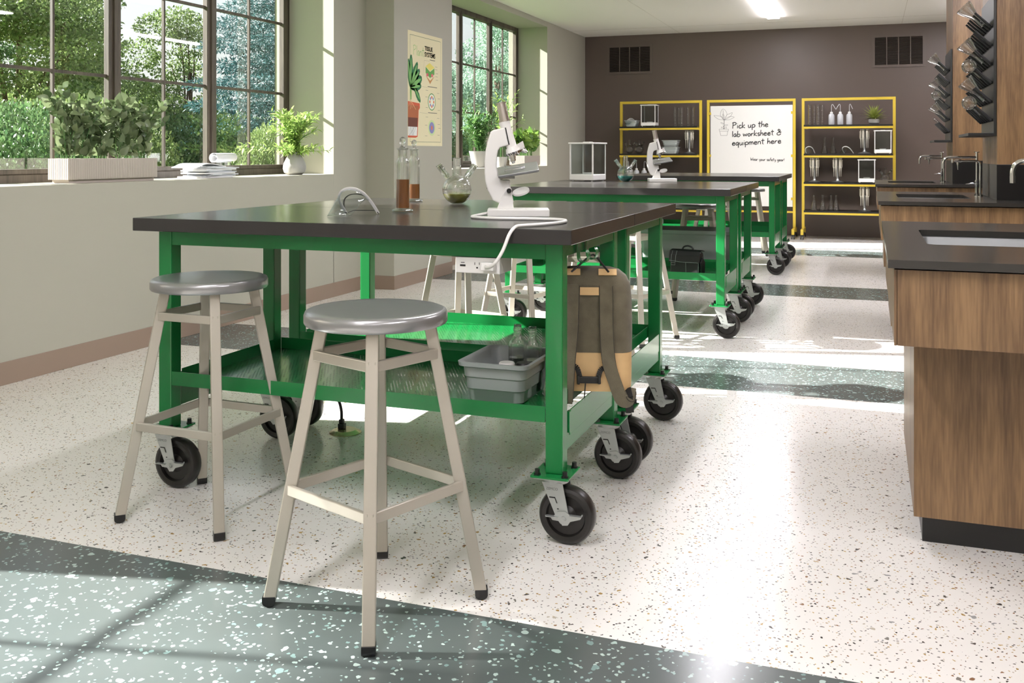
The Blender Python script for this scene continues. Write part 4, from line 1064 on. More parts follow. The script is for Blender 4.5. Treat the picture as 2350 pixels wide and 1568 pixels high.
SH = [0.385, 0.765, 1.145, 1.53]
rackL = rack_frame('yellow shelf rack at the left of the far wall, with tubs and flasks', -3.39, -2.215, SH)
rackR = rack_frame('yellow shelf rack at the right of the far wall, with a plant on top', -0.87, 0.315, SH)
bd = rack_frame('yellow framed whiteboard stand with handwriting and a drawn potted plant', -2.145, -0.95, [], 'whiteboard_stand', 'whiteboard')
bx = -1.5475
MB().box(-2.094-bx, -0.989-bx, -0.024, -0.014, 0.424, 1.809).build('whiteboard', M['whiteboard'], bd)
MB().box(-0.5615, 0.5615, -0.012, 0.014, 0.338, 0.362).build('lower_bar', M['yellow'], bd)
for s in (-1, 1):
    for z in (0.531, 1.117, 1.704):
        MB().box(min(s*0.538, s*0.563), max(s*0.538, s*0.563), -0.031, -0.025, z-0.018, z+0.018).box(min(s*0.555, s*0.567), max(s*0.555, s*0.567), -0.03, -0.010, z-0.008, z+0.008).build('clip', M['yellow'], bd)

# hand lettering as thin strokes: (polylines, advance)
G = {
 'P': ([[(.12, 1), (.05, 0)], [(.0, .93), (.25, 1.02), (.5, .9), (.45, .66), (.08, .5)]], .6),
 'W': ([[(.0, .95), (.14, .0), (.32, .65), (.52, .05), (.75, 1.0)]], .8),
 'a': ([[(.38, .44), (.22, .52), (.05, .32), (.08, .06), (.24, .04), (.38, .44), (.38, .1), (.46, .0)]], .5),
 'b': ([[(.1, 1.02), (.07, .02), (.28, .0), (.42, .2), (.34, .44), (.09, .38)]], .5),
 'c': ([[(.38, .42), (.22, .5), (.06, .3), (.1, .06), (.25, 0), (.42, .1)]], .46),
 'd': ([[(.38, .44), (.22, .5), (.05, .3), (.08, .04), (.24, .04), (.38, .4), (.42, 1.0), (.42, .0)]], .52),
 'e': ([[(.06, .24), (.38, .32), (.33, .48), (.18, .5), (.05, .28), (.1, .06), (.25, 0), (.44, .12)]], .5),
 'f': ([[(.42, .92), (.28, 1.0), (.2, .8), (.18, 0)], [(.02, .5), (.4, .54)]], .42),
 'g': ([[(.38, .44), (.2, .5), (.05, .3), (.1, .06), (.26, .08), (.38, .44), (.36, -.2), (.2, -.4), (.03, -.3)]], .5),
 'h': ([[(.1, 1.02), (.05, 0)], [(.06, .25), (.22, .48), (.36, .4), (.37, 0)]], .48),
 'i': ([[(.1, .5), (.09, 0)], [(.1, .72), (.13, .76)]], .22),
 'k': ([[(.1, 1.02), (.05, 0)], [(.4, .54), (.08, .24), (.42, 0)]], .48),
 'l': ([[(.1, 1.02), (.08, 0)]], .22),
 'm': ([[(.05, .5), (.05, 0)], [(.05, .3), (.18, .5), (.3, .42), (.3, 0)], [(.3, .3), (.44, .5), (.56, .4), (.57, 0)]], .68),
 'n': ([[(.05, .5), (.05, 0)], [(.05, .3), (.2, .5), (.36, .42), (.37, 0)]], .48),
 'o': ([[(.22, .5), (.05, .28), (.12, .03), (.3, .03), (.4, .28), (.22, .5)]], .48),
 'p': ([[(.06, .5), (.04, -.42)], [(.05, .34), (.22, .52), (.42, .36), (.34, .06), (.05, .06)]], .5),
 'q': ([[(.38, .44), (.2, .52), (.04, .3), (.1, .04), (.28, .1), (.38, .46), (.36, -.45)]], .5),
 'r': ([[(.06, .5), (.05, 0)], [(.05, .25), (.18, .46), (.36, .48)]], .4),
 's': ([[(.34, .46), (.14, .5), (.08, .34), (.3, .18), (.28, .02), (.04, .02)]], .4),
 't': ([[(.2, .95), (.17, .05), (.32, .0)], [(.0, .62), (.42, .66)]], .42),
 'u': ([[(.05, .5), (.08, .08), (.22, .0), (.38, .3), (.38, .5), (.38, .08), (.46, .0)]], .52),
 'w': ([[(.02, .5), (.12, .02), (.27, .4), (.42, .02), (.56, .5)]], .62),
 'y': ([[(.05, .5), (.1, .14), (.26, .1), (.38, .48)], [(.38, .5), (.28, -.2), (.1, -.42)]], .48),
 '&': ([[(.6, .22), (.4, .0), (.12, .04), (.08, .3), (.34, .5), (.5, .78), (.34, .98), (.2, .82), (.5, .5)], [(.42, .36), (.66, .52)]], .75),
 '!': ([[(.12, .95), (.07, .28)], [(.06, .04), (.08, .0)]], .2), ' ': ([], .34)}
def strokes(text, x0, z0, width, cap, r, yplane, mb, slope=0.0, axis='xz', bold=None):
    adv = sum(G[c][1] for c in text); sx = width/adv; x = 0
    for ch in text:
        for pl_ in G[ch][0]:
            P = []
            for (a, b) in pl_:
                u = (x+a)*sx; v = b*cap+slope*u
                P.append(Vector((x0+u, yplane, z0+v)) if axis == 'xz' else Vector((yplane, x0+u, z0+v)))
            if len(P) > 3: P = smooth_path(P, 3)
            mb.tube(P, r, 6)
        x += G[ch][1]
tx = MB(); yp = -0.0245
strokes('Pick up the', -1.793-bx, 1.493, 0.488, 0.082, 0.0055, yp, tx, 0.045)
strokes('lab worksheet &', -1.799-bx, 1.378, 0.671, 0.078, 0.0055, yp, tx, 0.037)
strokes('equipment here', -1.799-bx, 1.258, 0.665, 0.078, 0.0055, yp, tx, 0.045)
strokes('Wear your safety gear!', -1.547-bx, 1.051, 0.452, 0.042, 0.003, yp, tx, -0.02)
tx.build('handwriting', M['ink'], bd)
dr = MB()
def ln(P, r=0.0016): dr.tube([Vector((p[0]-bx, yp, p[1])) for p in (smooth_path([(a, b, 0) for a, b in P], 4) if len(P) > 2 else [Vector((P[0][0], P[0][1], 0)), Vector((P[1][0], P[1][1], 0))])], r, 5)
for P in ([(-1.976, 1.485), (-1.845, 1.484)], [(-1.976, 1.485), (-1.968, 1.458)], [(-1.845, 1.484), (-1.852, 1.458)], [(-1.968, 1.458), (-1.852, 1.458)], [(-1.966, 1.458), (-1.953, 1.398)], [(-1.854, 1.458), (-1.868, 1.398)], [(-1.953, 1.398), (-1.868, 1.398)],
          [(-1.913, 1.485), (-1.910, 1.55), (-1.908, 1.612)], [(-1.905, 1.485), (-1.902, 1.55), (-1.903, 1.612)],
          [(-1.908, 1.612), (-1.955, 1.67), (-1.95, 1.73), (-1.921, 1.767), (-1.885, 1.74), (-1.868, 1.69), (-1.905, 1.615)],
          [(-1.908, 1.612), (-1.98, 1.625), (-2.02, 1.65), (-2.045, 1.678), (-1.99, 1.672), (-1.93, 1.655), (-1.908, 1.615)], [(-1.905, 1.612), (-1.87, 1.68), (-1.83, 1.70), (-1.795, 1.715), (-1.81, 1.675), (-1.85, 1.64), (-1.903, 1.612)],
          [(-1.905, 1.612), (-1.84, 1.615), (-1.80, 1.632), (-1.768, 1.651), (-1.81, 1.662), (-1.86, 1.65), (-1.905, 1.614)], [(-1.92, 1.62), (-1.93, 1.66), (-1.921, 1.70), (-1.905, 1.66), (-1.91, 1.62)], [(-1.921, 1.75), (-1.918, 1.70), (-1.908, 1.64)],
          [(-1.909, 1.56), (-1.93, 1.575), (-1.952, 1.578), (-1.935, 1.56), (-1.91, 1.556)], [(-1.905, 1.54), (-1.88, 1.55), (-1.858, 1.545), (-1.88, 1.53), (-1.904, 1.535)],
          [(-1.909, 1.49), (-1.93, 1.51), (-1.945, 1.515), (-1.935, 1.495)], [(-1.905, 1.49), (-1.885, 1.51), (-1.872, 1.512), (-1.88, 1.49)], [(-1.907, 1.49), (-1.915, 1.52), (-1.92, 1.535), (-1.904, 1.51)]):
    ln(P)
dr.build('plant_drawing', mat('grey_ink', (70, 70, 72), 0.5), bd)

# things on the racks
YS_ = 13.64; E_ = 0.0004
def put(o, x, z, rz=0, y=YS_): o.location = (x, y, z+E_); o.rotation_euler.z = rz; return o
def grp(o, g): o['group'] = g; return o
rt = put(make_tub('small grey tub holding face shields on the top shelf of the left yellow rack', 0.085, 0.11, 0.088, 0.008), -3.19, SH[3]); 
for k in range(3):
    o = make_faceshield('face shield heaped in the small grey tub on the left yellow rack') if k == 0 else dup(fs0, (0, 0, 0), 0)
    if k == 0: fs0 = o
    o.scale = (0.85,)*3; grp(o, 'face shields heaped in the tub'); put(o, -3.19+0.004*k, SH[3]+0.014+0.012*k, 0.05, YS_-0.05+0.045*k)
for o_, c_ in ((fs0, 1),): pass
grp(put(dup(bal, (0, 0, 0), 0, 'white balance with glass case on the top shelf of the left yellow rack'), -2.935, SH[3]), 'balances on the yellow racks')
for k, (x, l) in enumerate([(-2.572, 'first clear graduated cylinder of the left-hand cluster, left yellow rack top shelf'), (-2.527, 'second clear graduated cylinder of the left-hand cluster, left yellow rack top shelf'), (-2.480, 'third clear graduated cylinder of the left-hand cluster, left yellow rack top shelf'), (-2.392, 'left clear graduated cylinder of the right-hand pair, left yellow rack top shelf'), (-2.332, 'rightmost clear graduated cylinder on the left yellow rack')]):
    if k == 0: gc0 = put(make_gradcyl(l), x, SH[3]); 
    else: put(dup(gc0, (0, 0, 0), 0, l), x, SH[3], 0, YS_+(0.05 if k in (1, 4) else 0))
f3 = make_three_neck('empty three-necked flask at the left end of the left yellow rack', None); grp(put(f3, -3.225, SH[2]), 'empty three-necked flasks on the racks')
grp(put(dup(f3, (0, 0, 0), 0, 'empty three-necked flask, second from the left on the left yellow rack'), -3.085, SH[2], 0.9), 'empty three-necked flasks on the racks')
ta = make_tub('grey tub at the bottom of the stack of two on the left yellow rack', 0.105, 0.12, 0.094, 0.008); grp(put(ta, -2.63, SH[2]), 'stacked grey tubs')
grp(put(dup(ta, (0, 0, 0), 0, 'grey tub on top of the stack of two on the left yellow rack'), -2.63, SH[2]+0.0945), 'stacked grey tubs')
ps = put(make_pipette_stand('pipette stand on the left yellow rack, right of the stacked grey tubs'), -2.375, SH[2])
wb = put(make_washbottle('right-hand wash bottle on the third shelf of the left yellow rack'), -3.016, SH[1])
put(dup(wb, (0, 0, 0), 0, 'left-hand wash bottle on the third shelf of the left yellow rack'), -3.126, SH[1], R(180))
put(dup(wb, (0, 0, 0), 0, 'white wash bottle hidden behind the teal flask, only its nozzle showing'), -3.24, SH[1], R(150))
for k, x in enumerate((-0.762, -0.708, -0.655, -0.604)):
    put(dup(gc0, (0, 0, 0), 0, ['leftmost', 'second from left', 'third from left', 'rightmost'][k]+' of four clear graduated cylinders on the right yellow rack'), x, SH[3], 0, YS_+(0.05 if k % 2 else 0))
for k, (x, r_) in enumerate(((-0.484, -10), (-0.372, 190), (-0.259, -40))):
    put(dup(wb, (0, 0, 0), 0, ['left', 'middle', 'right'][k]+' white wash bottle of the three on the top shelf of the right yellow rack'), x, SH[3], R(r_))
for k, (x, rz) in enumerate(((-0.75, 0.3), (-0.262, -0.2))):
    o = make_faceshield('') if k == 0 else dup(fsr, (0, 0, 0), 0)
    if k == 0: fsr = o
    o['label'] = ['face shield standing at the left end of the second shelf, right yellow rack', 'face shield beside the pipette stand on the second shelf, right yellow rack'][k]
    grp(put(o, x, SH[2], rz), 'face shields on the right rack')
cf = make_conical('', 0.21, 0.043); cf['label'] = 'left of the two narrow conical flasks on the second shelf of the right rack'; grp(put(cf, -0.572, SH[2]), 'conical flasks on the right rack')
G_ = 'conical flasks on the right rack'
put(dup(cf, (0, 0, 0), 0, 'right of the two narrow conical flasks on the second shelf of the right rack'), -0.462, SH[2])
put(dup(ps, (0, 0, 0), 0, 'pipette stand next to the balance on the second shelf of the right yellow rack'), -0.07, SH[2])
grp(put(dup(bal, (0, 0, 0), 0, 'white balance at the right end of the second shelf of the right yellow rack'), 0.155, SH[2]), 'balances on the yellow racks')
put(dup(ps, (0, 0, 0), 0, 'pipette stand at the left end of the third shelf of the right yellow rack'), -0.70, SH[1])
put(dup(ps, (0, 0, 0), 0, 'pipette stand in the middle of the third shelf of the right yellow rack'), -0.407, SH[1])
grp(put(dup(bal, (0, 0, 0), 0, 'white balance on the third shelf, partly behind the farthest countertop'), -0.043, SH[1]), 'balances on the yellow racks')
grp(put(dup(f3, (0, 0, 0), 0, 'empty three-necked flask on the third shelf of the right yellow rack'), 0.187, SH[1], 0.3), 'empty three-necked flasks on the racks')
for k, x in enumerate((-0.706, -0.595, -0.492, -0.425)):
    put(dup(cf, (0, 0, 0), 0, ['leftmost', 'second from left', 'third from left', 'rightmost'][k]+' of four conical flasks on the bottom shelf of the right yellow rack'), x, SH[0], 0, YS_+(0.09 if k == 2 else -0.02))
put(dup(ps, (0, 0, 0), 0, 'pipette stand on the bottom shelf of the right yellow rack'), -0.07, SH[0])

# glassware hanging upside down on the drying racks (mouth towards the panel)
def hang(o, rack, row, k, rows=6, per=7, back=0.0):
    yy = rack.location.y+0.05+k*(0.68-0.10)/5+(0.02 if row % 2 else 0); z = rack.location.z+0.098+row*0.1135
    d = Vector((-0.076, 0, 0.077)).normalized()          # direction of the pegs
    base = Vector((rack.location.x-0.036, yy, z+0.008))
    o.rotation_euler = (0, 0, 0)
    q = (-d).to_track_quat('Z', 'Y')
    o.rotation_euler = q.to_euler()
    o.location = base + d*(o['len'] if 'len' in o.keys() else back)
    return o
cfl = make_conical('conical flask hanging at the top of the large drying rack, near the frame edge', 0.17, 0.052)
GH = 'glassware hanging on the drying racks'
rf = make_round('round flask hanging third row down on the large drying rack', 0.043)
racks = [o for o in C.objects if o.name.startswith('drying_rack')]
ra, rb = racks[0], racks[1]
def hang2(proto, lab, rack, row, k, L):
    o = dup(proto, (0, 0, 0), 0, lab); o['group'] = GH
    return hang(o, rack, row, k, back=L)
cfl['group'] = GH; rf['group'] = GH
hang(cfl, ra, 5, 1, back=0.190)
hang2(cfl, 'conical flask hanging in the middle of the large drying rack, above a round flask', ra, 3, 1, 0.190)
hang2(cfl, 'conical flask hanging low on the large drying rack, above the lower round flask', ra, 1, 1, 0.180)
hang(rf, ra, 2, 1, back=0.185); rf['label'] = 'round flask hanging in the middle of the large drying rack'
hang2(rf, 'round flask hanging at the bottom of the large drying rack', ra, 0, 1, 0.185)
hang2(cfl, 'conical flask hanging at the top of the farther drying rack', rb, 5, 1, 0.190)
hang2(cfl, 'conical flask hanging third row down on the farther drying rack', rb, 3, 1, 0.180)
hang2(rf, 'round flask hanging in the middle of the farther drying rack', rb, 2, 0, 0.185)
hang2(cfl, 'conical flask hanging low on the farther drying rack', rb, 1, 1, 0.180)
tt = thing('test_tube', 'narrow test tube hanging lowest on the farther drying rack', 'test tube', (0, 0, 0), 0, GH)
MB().lathe([(0, 0), (0.010, 0.003), (0.014, 0.012), (0.014, 0.175), (0.018, 0.18)], 16).build('glass_tube', M['lab'], tt)
hang(tt, rb, 0, 1, back=0.175)
for k in (ra, rb): pass

# ================================================================ POSTER on the pilaster
PX = -3.762
po = thing('poster', 'cream science poster of a potted plant and plant tissues on the pilaster', 'poster', (PX, 7.97, 1.72))
pw, ph = 0.361, 0.503
Mp = Matrix(((0, 0, 1, 0), (1, 0, 0, 0), (0, 1, 0, 0), (0, 0, 0, 1)))    # local (a,b) -> (y,z), normal +x
def lay(k): return Matrix.Translation((0.0012+0.00035*k, 0, 0)) @ Mp
MB().prism([(-pw, -ph), (pw, -ph), (pw, ph), (-pw, ph)], 0.001, Matrix.Translation((0.0001, 0, 0)) @ Mp).build('sheet', M['poster'], po)
def st_(s, t): return (-pw+2*pw*s, ph-2*ph*t)
PC = {}
def pm(name, col):
    if name not in PC: PC[name] = (mat(name, col, 0.6), MB())
    return PC[name][1]
def ell(s, t, rs, rt, n=24, a0=0): return [st_(s+rs*math.cos(2*math.pi*k/n), t+rt*math.sin(2*math.pi*k/n)) for k in range(n)]
def seg(s0, t0, s1, t1, w=0.0015, m='poster_dark_green', c=(60, 90, 60), l=1):
    a, b = Vector(st_(s0, t0)), Vector(st_(s1, t1)); d = (b-a).normalized(); n_ = Vector((-d.y, d.x))*w
    pm(m, c).sheet([a-n_, b-n_, b+n_, a+n_], lay(l))
for s0, t0, s1, t1 in ((.06, .035, .95, .035), (.06, .965, .95, .965), (.06, .035, .06, .965), (.95, .035, .95, .965)): seg(s0, t0, s1, t1)
def leaf2(s, t, ds, dt, w, m='poster_leaf', c=(28, 110, 62), l=2):
    p, d = Vector((s, t)), Vector((ds, dt)); nn = Vector((-d.y, d.x)).normalized()*w
    P = []
    for k in range(9):
        q = k/8; ww = math.sin(math.pi*min(1, q*0.9+0.05))**0.7; P.append(p+d*q+nn*ww*(1+0.12*(k % 2)))
    for k in range(8, -1, -1):
        q = k/8; ww = math.sin(math.pi*min(1, q*0.9+0.05))**0.7; P.append(p+d*q-nn*ww*(1+0.12*(k % 2)))
    P = [(max(0.003, a.x), a.y) for a in P]
    pm(m, c).sheet([st_(*a) for a in P], lay(l))
for (ds, dt, w) in ((.02, -.28, .055), (.20, -.22, .05), (.26, -.16, .045), (-.06, -.24, .05), (.32, -.09, .055), (.30, -.02, .04)):
    leaf2(.07, .49, ds, dt, w); leaf2(.07, .49, ds*0.9, dt*0.9, w*0.35, 'poster_leaf_light', (120, 180, 100), 3)
leaf2(.19, .50, .16, .11, .035); leaf2(.19, .50, .14, .09, .012, 'poster_leaf_light', (120, 180, 100), 3)
pm('poster_stem', (130, 180, 90)).sheet([st_(*p) for p in ((.05, .45), (.11, .45), (.10, .60), (.07, .60))], lay(1))
T0, T1 = .615, .93
pm('poster_terracotta', (206, 92, 60)).sheet([st_(*p) for p in ((.003, T0), (.33, T0+.01), (.335, T0+.05), (.30, T0+.07), (.27, T1-.01), (.22, T1), (.003, T1))], lay(1))
pm('poster_soil', (172, 98, 58)).sheet([st_(*p) for p in ((.003, T0+.03), (.295, T0+.035), (.275, T0+.14), (.003, T0+.14))], lay(2))
pm('poster_dark_soil', (104, 52, 36)).sheet([st_(*p) for p in ((.003, T0+.14), (.275, T0+.14), (.262, T0+.22), (.003, T0+.22))], lay(2))
pm('poster_pebbles', (232, 232, 228)).sheet([st_(*p) for p in ((.003, T0+.22), (.262, T0+.22), (.25, T1-.018), (.003, T1-.018))], lay(2))
for k in range(7): seg(.02+.035*k, T0+.215, .04+.03*((k*3) % 5), T1-.02, .0014, 'poster_grey', (120, 120, 124), 3)
for k in range(5): seg(.07, .60, .02+.05*k, .66+.012*((k*2) % 3), .002, 'poster_root', (232, 200, 150), 3)
pm('poster_section_yellow', (234, 220, 110)).sheet([st_(*p) for p in ((.50, .285), (.62, .25), (.76, .285), (.63, .32))], lay(1))
pm('poster_section_green', (96, 160, 74)).sheet([st_(*p) for p in ((.50, .29), (.63, .33), (.76, .29), (.76, .345), (.63, .385), (.50, .345))], lay(1))
pm('poster_section_tan', (196, 140, 84)).sheet([st_(*p) for p in ((.50, .365), (.63, .41), (.76, .365), (.63, .44))], lay(1))
pm('poster_section_pink', (214, 96, 110)).sheet(ell(.55, .36, .03, .016), lay(2)).sheet(ell(.69, .36, .03, .016), lay(2))
pm('poster_ring_green', (76, 140, 66)).sheet(ell(.68, .60, .115, .078), lay(1)); pm('poster_ring_white', (240, 240, 220)).sheet(ell(.68, .60, .100, .070), lay(2))
for k in range(8):
    a = math.pi*2*k/8; pm(('poster_orange', 'poster_violet')[k % 2], ((224, 120, 70), (140, 140, 190))[k % 2]).sheet(ell(.68+.058*math.cos(a), .60+.042*math.sin(a), .018, .014, 10), lay(3))
pm('poster_pale_green', (206, 222, 160)).sheet(ell(.68, .835, .11, .072), lay(1)); pm('poster_violet', (140, 140, 190)).sheet(ell(.68, .835, .078, .052), lay(2)); pm('poster_orange', (1, 1, 1)).sheet(ell(.68, .835, .022, .020, 12), lay(3))
for (s0, t0, s1) in ((.62, .222, .78), (.56, .465, .84), (.57, .70, .84)): seg(s0, t0, s1, t0, .0028, 'poster_caption', (90, 90, 80))
for (a, b) in ((.78, .275), (.78, .30), (.80, .335), (.79, .365), (.80, .395), (.50, .50), (.84, .515), (.49, .56), (.86, .565), (.50, .655), (.86, .67), (.50, .74), (.84, .745), (.48, .815), (.86, .80), (.88, .835), (.48, .91), (.85, .90)):
    seg(a, b, a+.07, b, .0012, 'poster_caption', (90, 90, 80))
for a, b, c_, d in ((.42, .37, .46, .235), (.46, .235, .62, .235), (.35, .47, .56, .475), (.33, .705, .56, .71)): seg(a, b, c_, d, .0006, 'poster_caption', (90, 90, 80))
for k_, (m_, mb_) in PC.items(): mb_.build(k_.replace('poster_', '')+'_print', m_, po)
def word(txt, s, t, h, m, wid=1.0, bold=0.0):
    cu = bpy.data.curves.new('text', 'FONT'); cu.body = txt; cu.size = h*1.38; cu.extrude = 0.0001; cu.offset = bold; cu.space_character = 0.95
    ob = bpy.data.objects.new('lettering_tmp', cu); C.objects.link(ob)
    dg = bpy.context.evaluated_depsgraph_get(); me = bpy.data.meshes.new_from_object(ob.evaluated_get(dg)); bpy.data.objects.remove(ob)
    xs = [v.co.x for v in me.vertices]; x0_ = min(xs); sx = wid*2*pw/(max(xs)-x0_)
    y_, z_ = st_(s, t)
    for v in me.vertices:
        a, b, c_ = v.co; v.co = (0.0020, y_+(a-x0_)*sx, z_+b)
    me.materials.clear(); me.materials.append(m); o = bpy.data.objects.new('lettering', me); C.objects.link(o); o.parent = po
    return o
dg_ = mat('poster_title_green', (28, 70, 50), 0.6)
word('TISSUE', .47, .145, .040, dg_, 0.235, 0.0016); word('SYSTEMS', .47, .200, .042, dg_, 0.315, 0.0016)
hw = MB()
G['P2'] = G['P']
strokes('Plant', st_(.15, 0)[0], st_(0, .205)[1], 0.22, 0.085, 0.0032, 0.0016, hw, 0.0, 'yz')
hw.v = [(0.0016+(p[0]-0.0016)*0.12, p[1], p[2]) for p in hw.v]
hw.build('lettering', mat('poster_light_green', (168, 204, 130), 0.6), po)
# embossed maker's mark on the caster forks
def mark_mesh():
    cu = bpy.data.curves.new('t', 'FONT'); cu.body = 'ZEMCO'; cu.size = 0.0105; cu.extrude = 0.0001
    ob = bpy.data.objects.new('tmp', cu); C.objects.link(ob); dg = bpy.context.evaluated_depsgraph_get()
    me = bpy.data.meshes.new_from_object(ob.evaluated_get(dg)); bpy.data.objects.remove(ob)
    me.materials.clear(); me.materials.append(mat('embossed_grey', (120, 124, 122), 0.4, metal=0.5)); return me
mk = mark_mesh()
cast = [c for c in kids(bench0) if c.name.startswith('caster')]
_k = 0
for lx in (-BW/2+0.0865, BW/2-0.0715):
    for ly in (0.0865, 0.70):
        o = bpy.data.objects.new('embossed_mark', mk); C.objects.link(o); o.parent = cast[_k]; _k += 1
        o.rotation_euler = (R(90), 0, 0); o.location = (lx-0.020, ly-0.0372, 0.163)

# ================================================================ WINDOW SILL THINGS
def leaf(mb, p, d, up, L, W, curl=0.25, n=4, fold=0.15):
    d = d.normalized(); s = d.cross(up)
    if s.length < 1e-4: s = d.cross(Vector((1, 0, 0)))
    s.normalize(); u = s.cross(d)
    vs = []
    for i in range(n+1):
        q = i/n; w = W*(math.sin(math.pi*(0.06+0.94*q)**0.8) if i < n else 0.02); c = p+d*L*q-u*curl*L*q*q
        vs += [c-s*w+u*fold*w, c, c+s*w+u*fold*w]
    fs = []
    for i in range(n):
        a = 3*i; fs += [(a, a+1, a+4, a+3), (a+1, a+2, a+5, a+4)]
    mb.add(vs, fs, True)
def rv(r): 
    while True:
        v = Vector((r.uniform(-1, 1), r.uniform(-1, 1), r.uniform(-1, 1)))
        if 0.05 < v.length < 1: return v.normalized()
def bush(mb, stem, r, roots, n_stem, H, spread, L, W, per, up=0.7, curl=0.3, start=0.25, gust=(0, 0), face=None):
    # stems rising from the root positions with leaves alternating along them
    for k in range(n_stem):
        p = Vector(roots[k % len(roots)]) + Vector((r.uniform(-1, 1)*0.01, r.uniform(-1, 1)*0.015, 0))
        a = r.uniform(0, 2*math.pi); sp = r.uniform(0.25, 1)*spread
        tip = p+Vector((math.cos(a)*sp*0.75+gust[0]*sp, math.sin(a)*sp+gust[1]*sp, H*r.uniform(0.55, 1.0)))
        mid = (p+tip)/2+Vector((-(tip.x-p.x)*0.22, -(tip.y-p.y)*0.22, H*0.08))
        P = smooth_path([p, mid, tip], 6); stem.tube(P, [0.0028*(1-0.6*i/len(P)) for i in range(len(P))], 5)
        for i in range(per):
            q = start+(1-start)*(i+1)/per; f = q*(len(P)-1); j = min(int(f), len(P)-2); c = P[j].lerp(P[j+1], f-j)
            t = (P[j+1]-P[j]).normalized(); o = rv(r); o = (o-t*o.dot(t)).normalized()
            dd = (o+t*up+Vector((0, 0, 0.1))).normalized(); z = r.uniform(0.7, 1.15)
            leaf(mb, c, dd, (Vector((0, 0, 1))+rv(r)*0.4) if face is None else Vector(face)+rv(r)*0.7, L*z, W*z, curl)
ZS = WZ0+0.0005
# long ribbed planter
pt = thing('planter_box', 'long ribbed cream planter box of dark leafy plants on the window sill', 'planter', (-4.155, 4.48, ZS))
b = MB(); hx_, hy_ = 0.072, 0.350
prof = []
def ribs(x0, y0, x1, y1, n):
    P = []
    for i in range(n):
        for (q, o_) in ((0.05, 0.0), (0.12, 0.0018), (0.88, 0.0018), (0.95, 0.0)): 
            f = (i+q)/n; dx, dy = x1-x0, y1-y0; l = math.hypot(dx, dy); P.append((x0+dx*f+dy/l*o_, y0+dy*f-dx/l*o_))
    return P
prof = ribs(-hx_, -hy_, hx_, -hy_, 11)+ribs(hx_, -hy_, hx_, hy_, 52)+ribs(hx_, hy_, -hx_, hy_, 11)+ribs(-hx_, hy_, -hx_, -hy_, 52)
b.prism(prof, 0.116, Matrix.Translation((0, 0, 0.020))); b.build('planter_body', M['planter'], pt)
MB().box(-0.058, 0.058, -0.335, 0.335, 0, 0.0198).build('plinth', M['planter'], pt)
r = random.Random(3); lf = MB(); sm_ = MB()
roots = [(r.uniform(-0.04, 0.04), -0.30+0.6*k/17, 0.135) for k in range(18)]
bush(lf, sm_, r, roots, 56, 0.34, 0.15, 0.062, 0.0215, 15, 0.9, 0.25, 0.02, face=(0.8, -0.3, 0.3))
bush(lf, sm_, r, [(0.0, -0.29, 0.13)], 3, 0.42, 0.07, 0.055, 0.018, 16, 0.9, 0.25, 0.1, face=(0.8, -0.3, 0.3))
bush(lf, sm_, r, [(0.0, 0.29, 0.135)], 7, 0.34, 0.26, 0.060, 0.020, 14, 0.9, 0.25, 0.1, gust=(0, 0.7), face=(0.8, -0.3, 0.3))
lf.build('foliage', M['leafdark'], pt); sm_.build('stems', M['leafmid'], pt)

# vase with pale foliage
vs_ = thing('plant_vase', 'rounded grey vase with a pale green leafy plant on the nearer window sill', 'potted plant', (-4.14, 6.43, ZS))
MB().lathe([(0, 0.001), (0.055, 0.001), (0.080, 0.018), (0.089, 0.050), (0.084, 0.085), (0.064, 0.128), (0.044, 0.158), (0.040, 0.172), (0.034, 0.172), (0.036, 0.155), (0, 0.150)], 40).build('vase', M['pot'], vs_)
r = random.Random(5); lf = MB(); sm_ = MB()
bush(lf, sm_, r, [(0, 0, 0.150)], 60, 0.34, 0.27, 0.055, 0.0078, 18, 0.9, 0.3, 0.12)
bush(lf, sm_, r, [(0, 0, 0.150)], 12, 0.10, 0.45, 0.055, 0.0078, 18, 0.9, 0.3, 0.2, gust=(0.0, -0.6))
bush(lf, sm_, r, [(0, 0, 0.150)], 14, 0.05, 0.30, 0.052, 0.0075, 16, 0.9, 0.3, 0.2, gust=(0.15, 0.2))
lf.build('foliage', M['leaflight'], vs_); sm_.build('stems', M['leafmid'], vs_)

# magazines: a stack of individual ones, one curling open on top, one rolled
MG = 'magazines stacked on the window sill'
mcol = [M['paper'], mat('grey_magazine_cover', (196, 200, 206), 0.35), mat('cool_white_cover', (222, 226, 232), 0.35)]
z = ZS
for k in range(8):
    h = 0.0075 if k % 3 else 0.010
    o = MB().box(-0.105+0.004*((k*3) % 4), 0.105, -0.15, 0.15, 0, h).build('magazine', mcol[k % 3], bevel=0.001)
    o.location = (-4.215+0.003*((k*5) % 4), 5.46+0.035*((k*7) % 5)/2, z); o.rotation_euler.z = R((k*37) % 11-5)
    tag(o, ['lowest magazine in the stack on the window sill', 'second magazine from the bottom of the sill stack', 'third magazine from the bottom of the sill stack', 'fourth magazine from the bottom of the sill stack', 'fifth magazine from the bottom of the sill stack', 'sixth magazine from the bottom of the sill stack', 'second magazine below the curled one in the sill stack', 'flat magazine right under the curled open one on the sill'][k], 'magazine', MG)
    z += h+0.0004
P = [(-0.17-0.01, 0.010-0.018), (-0.14, 0.006), (-0.09, 0.020), (-0.02, 0.022), (0.06, 0.012), (0.13, 0.003)]
mb = MB(); Q = smooth_path([(0, p[0], max(p[1], -0.004 if p[0] < -0.15 else p[1])) for p in P], 4)
for p, q in zip(Q[:-1], Q[1:]): mb.bar(p, q, 0.20, 0.005)
tag(mb.build('magazine', M['paper'], loc=(-4.20, 5.40, z+0.003)), 'magazine with a curled cover draped over the left of the sill stack', 'magazine', MG)
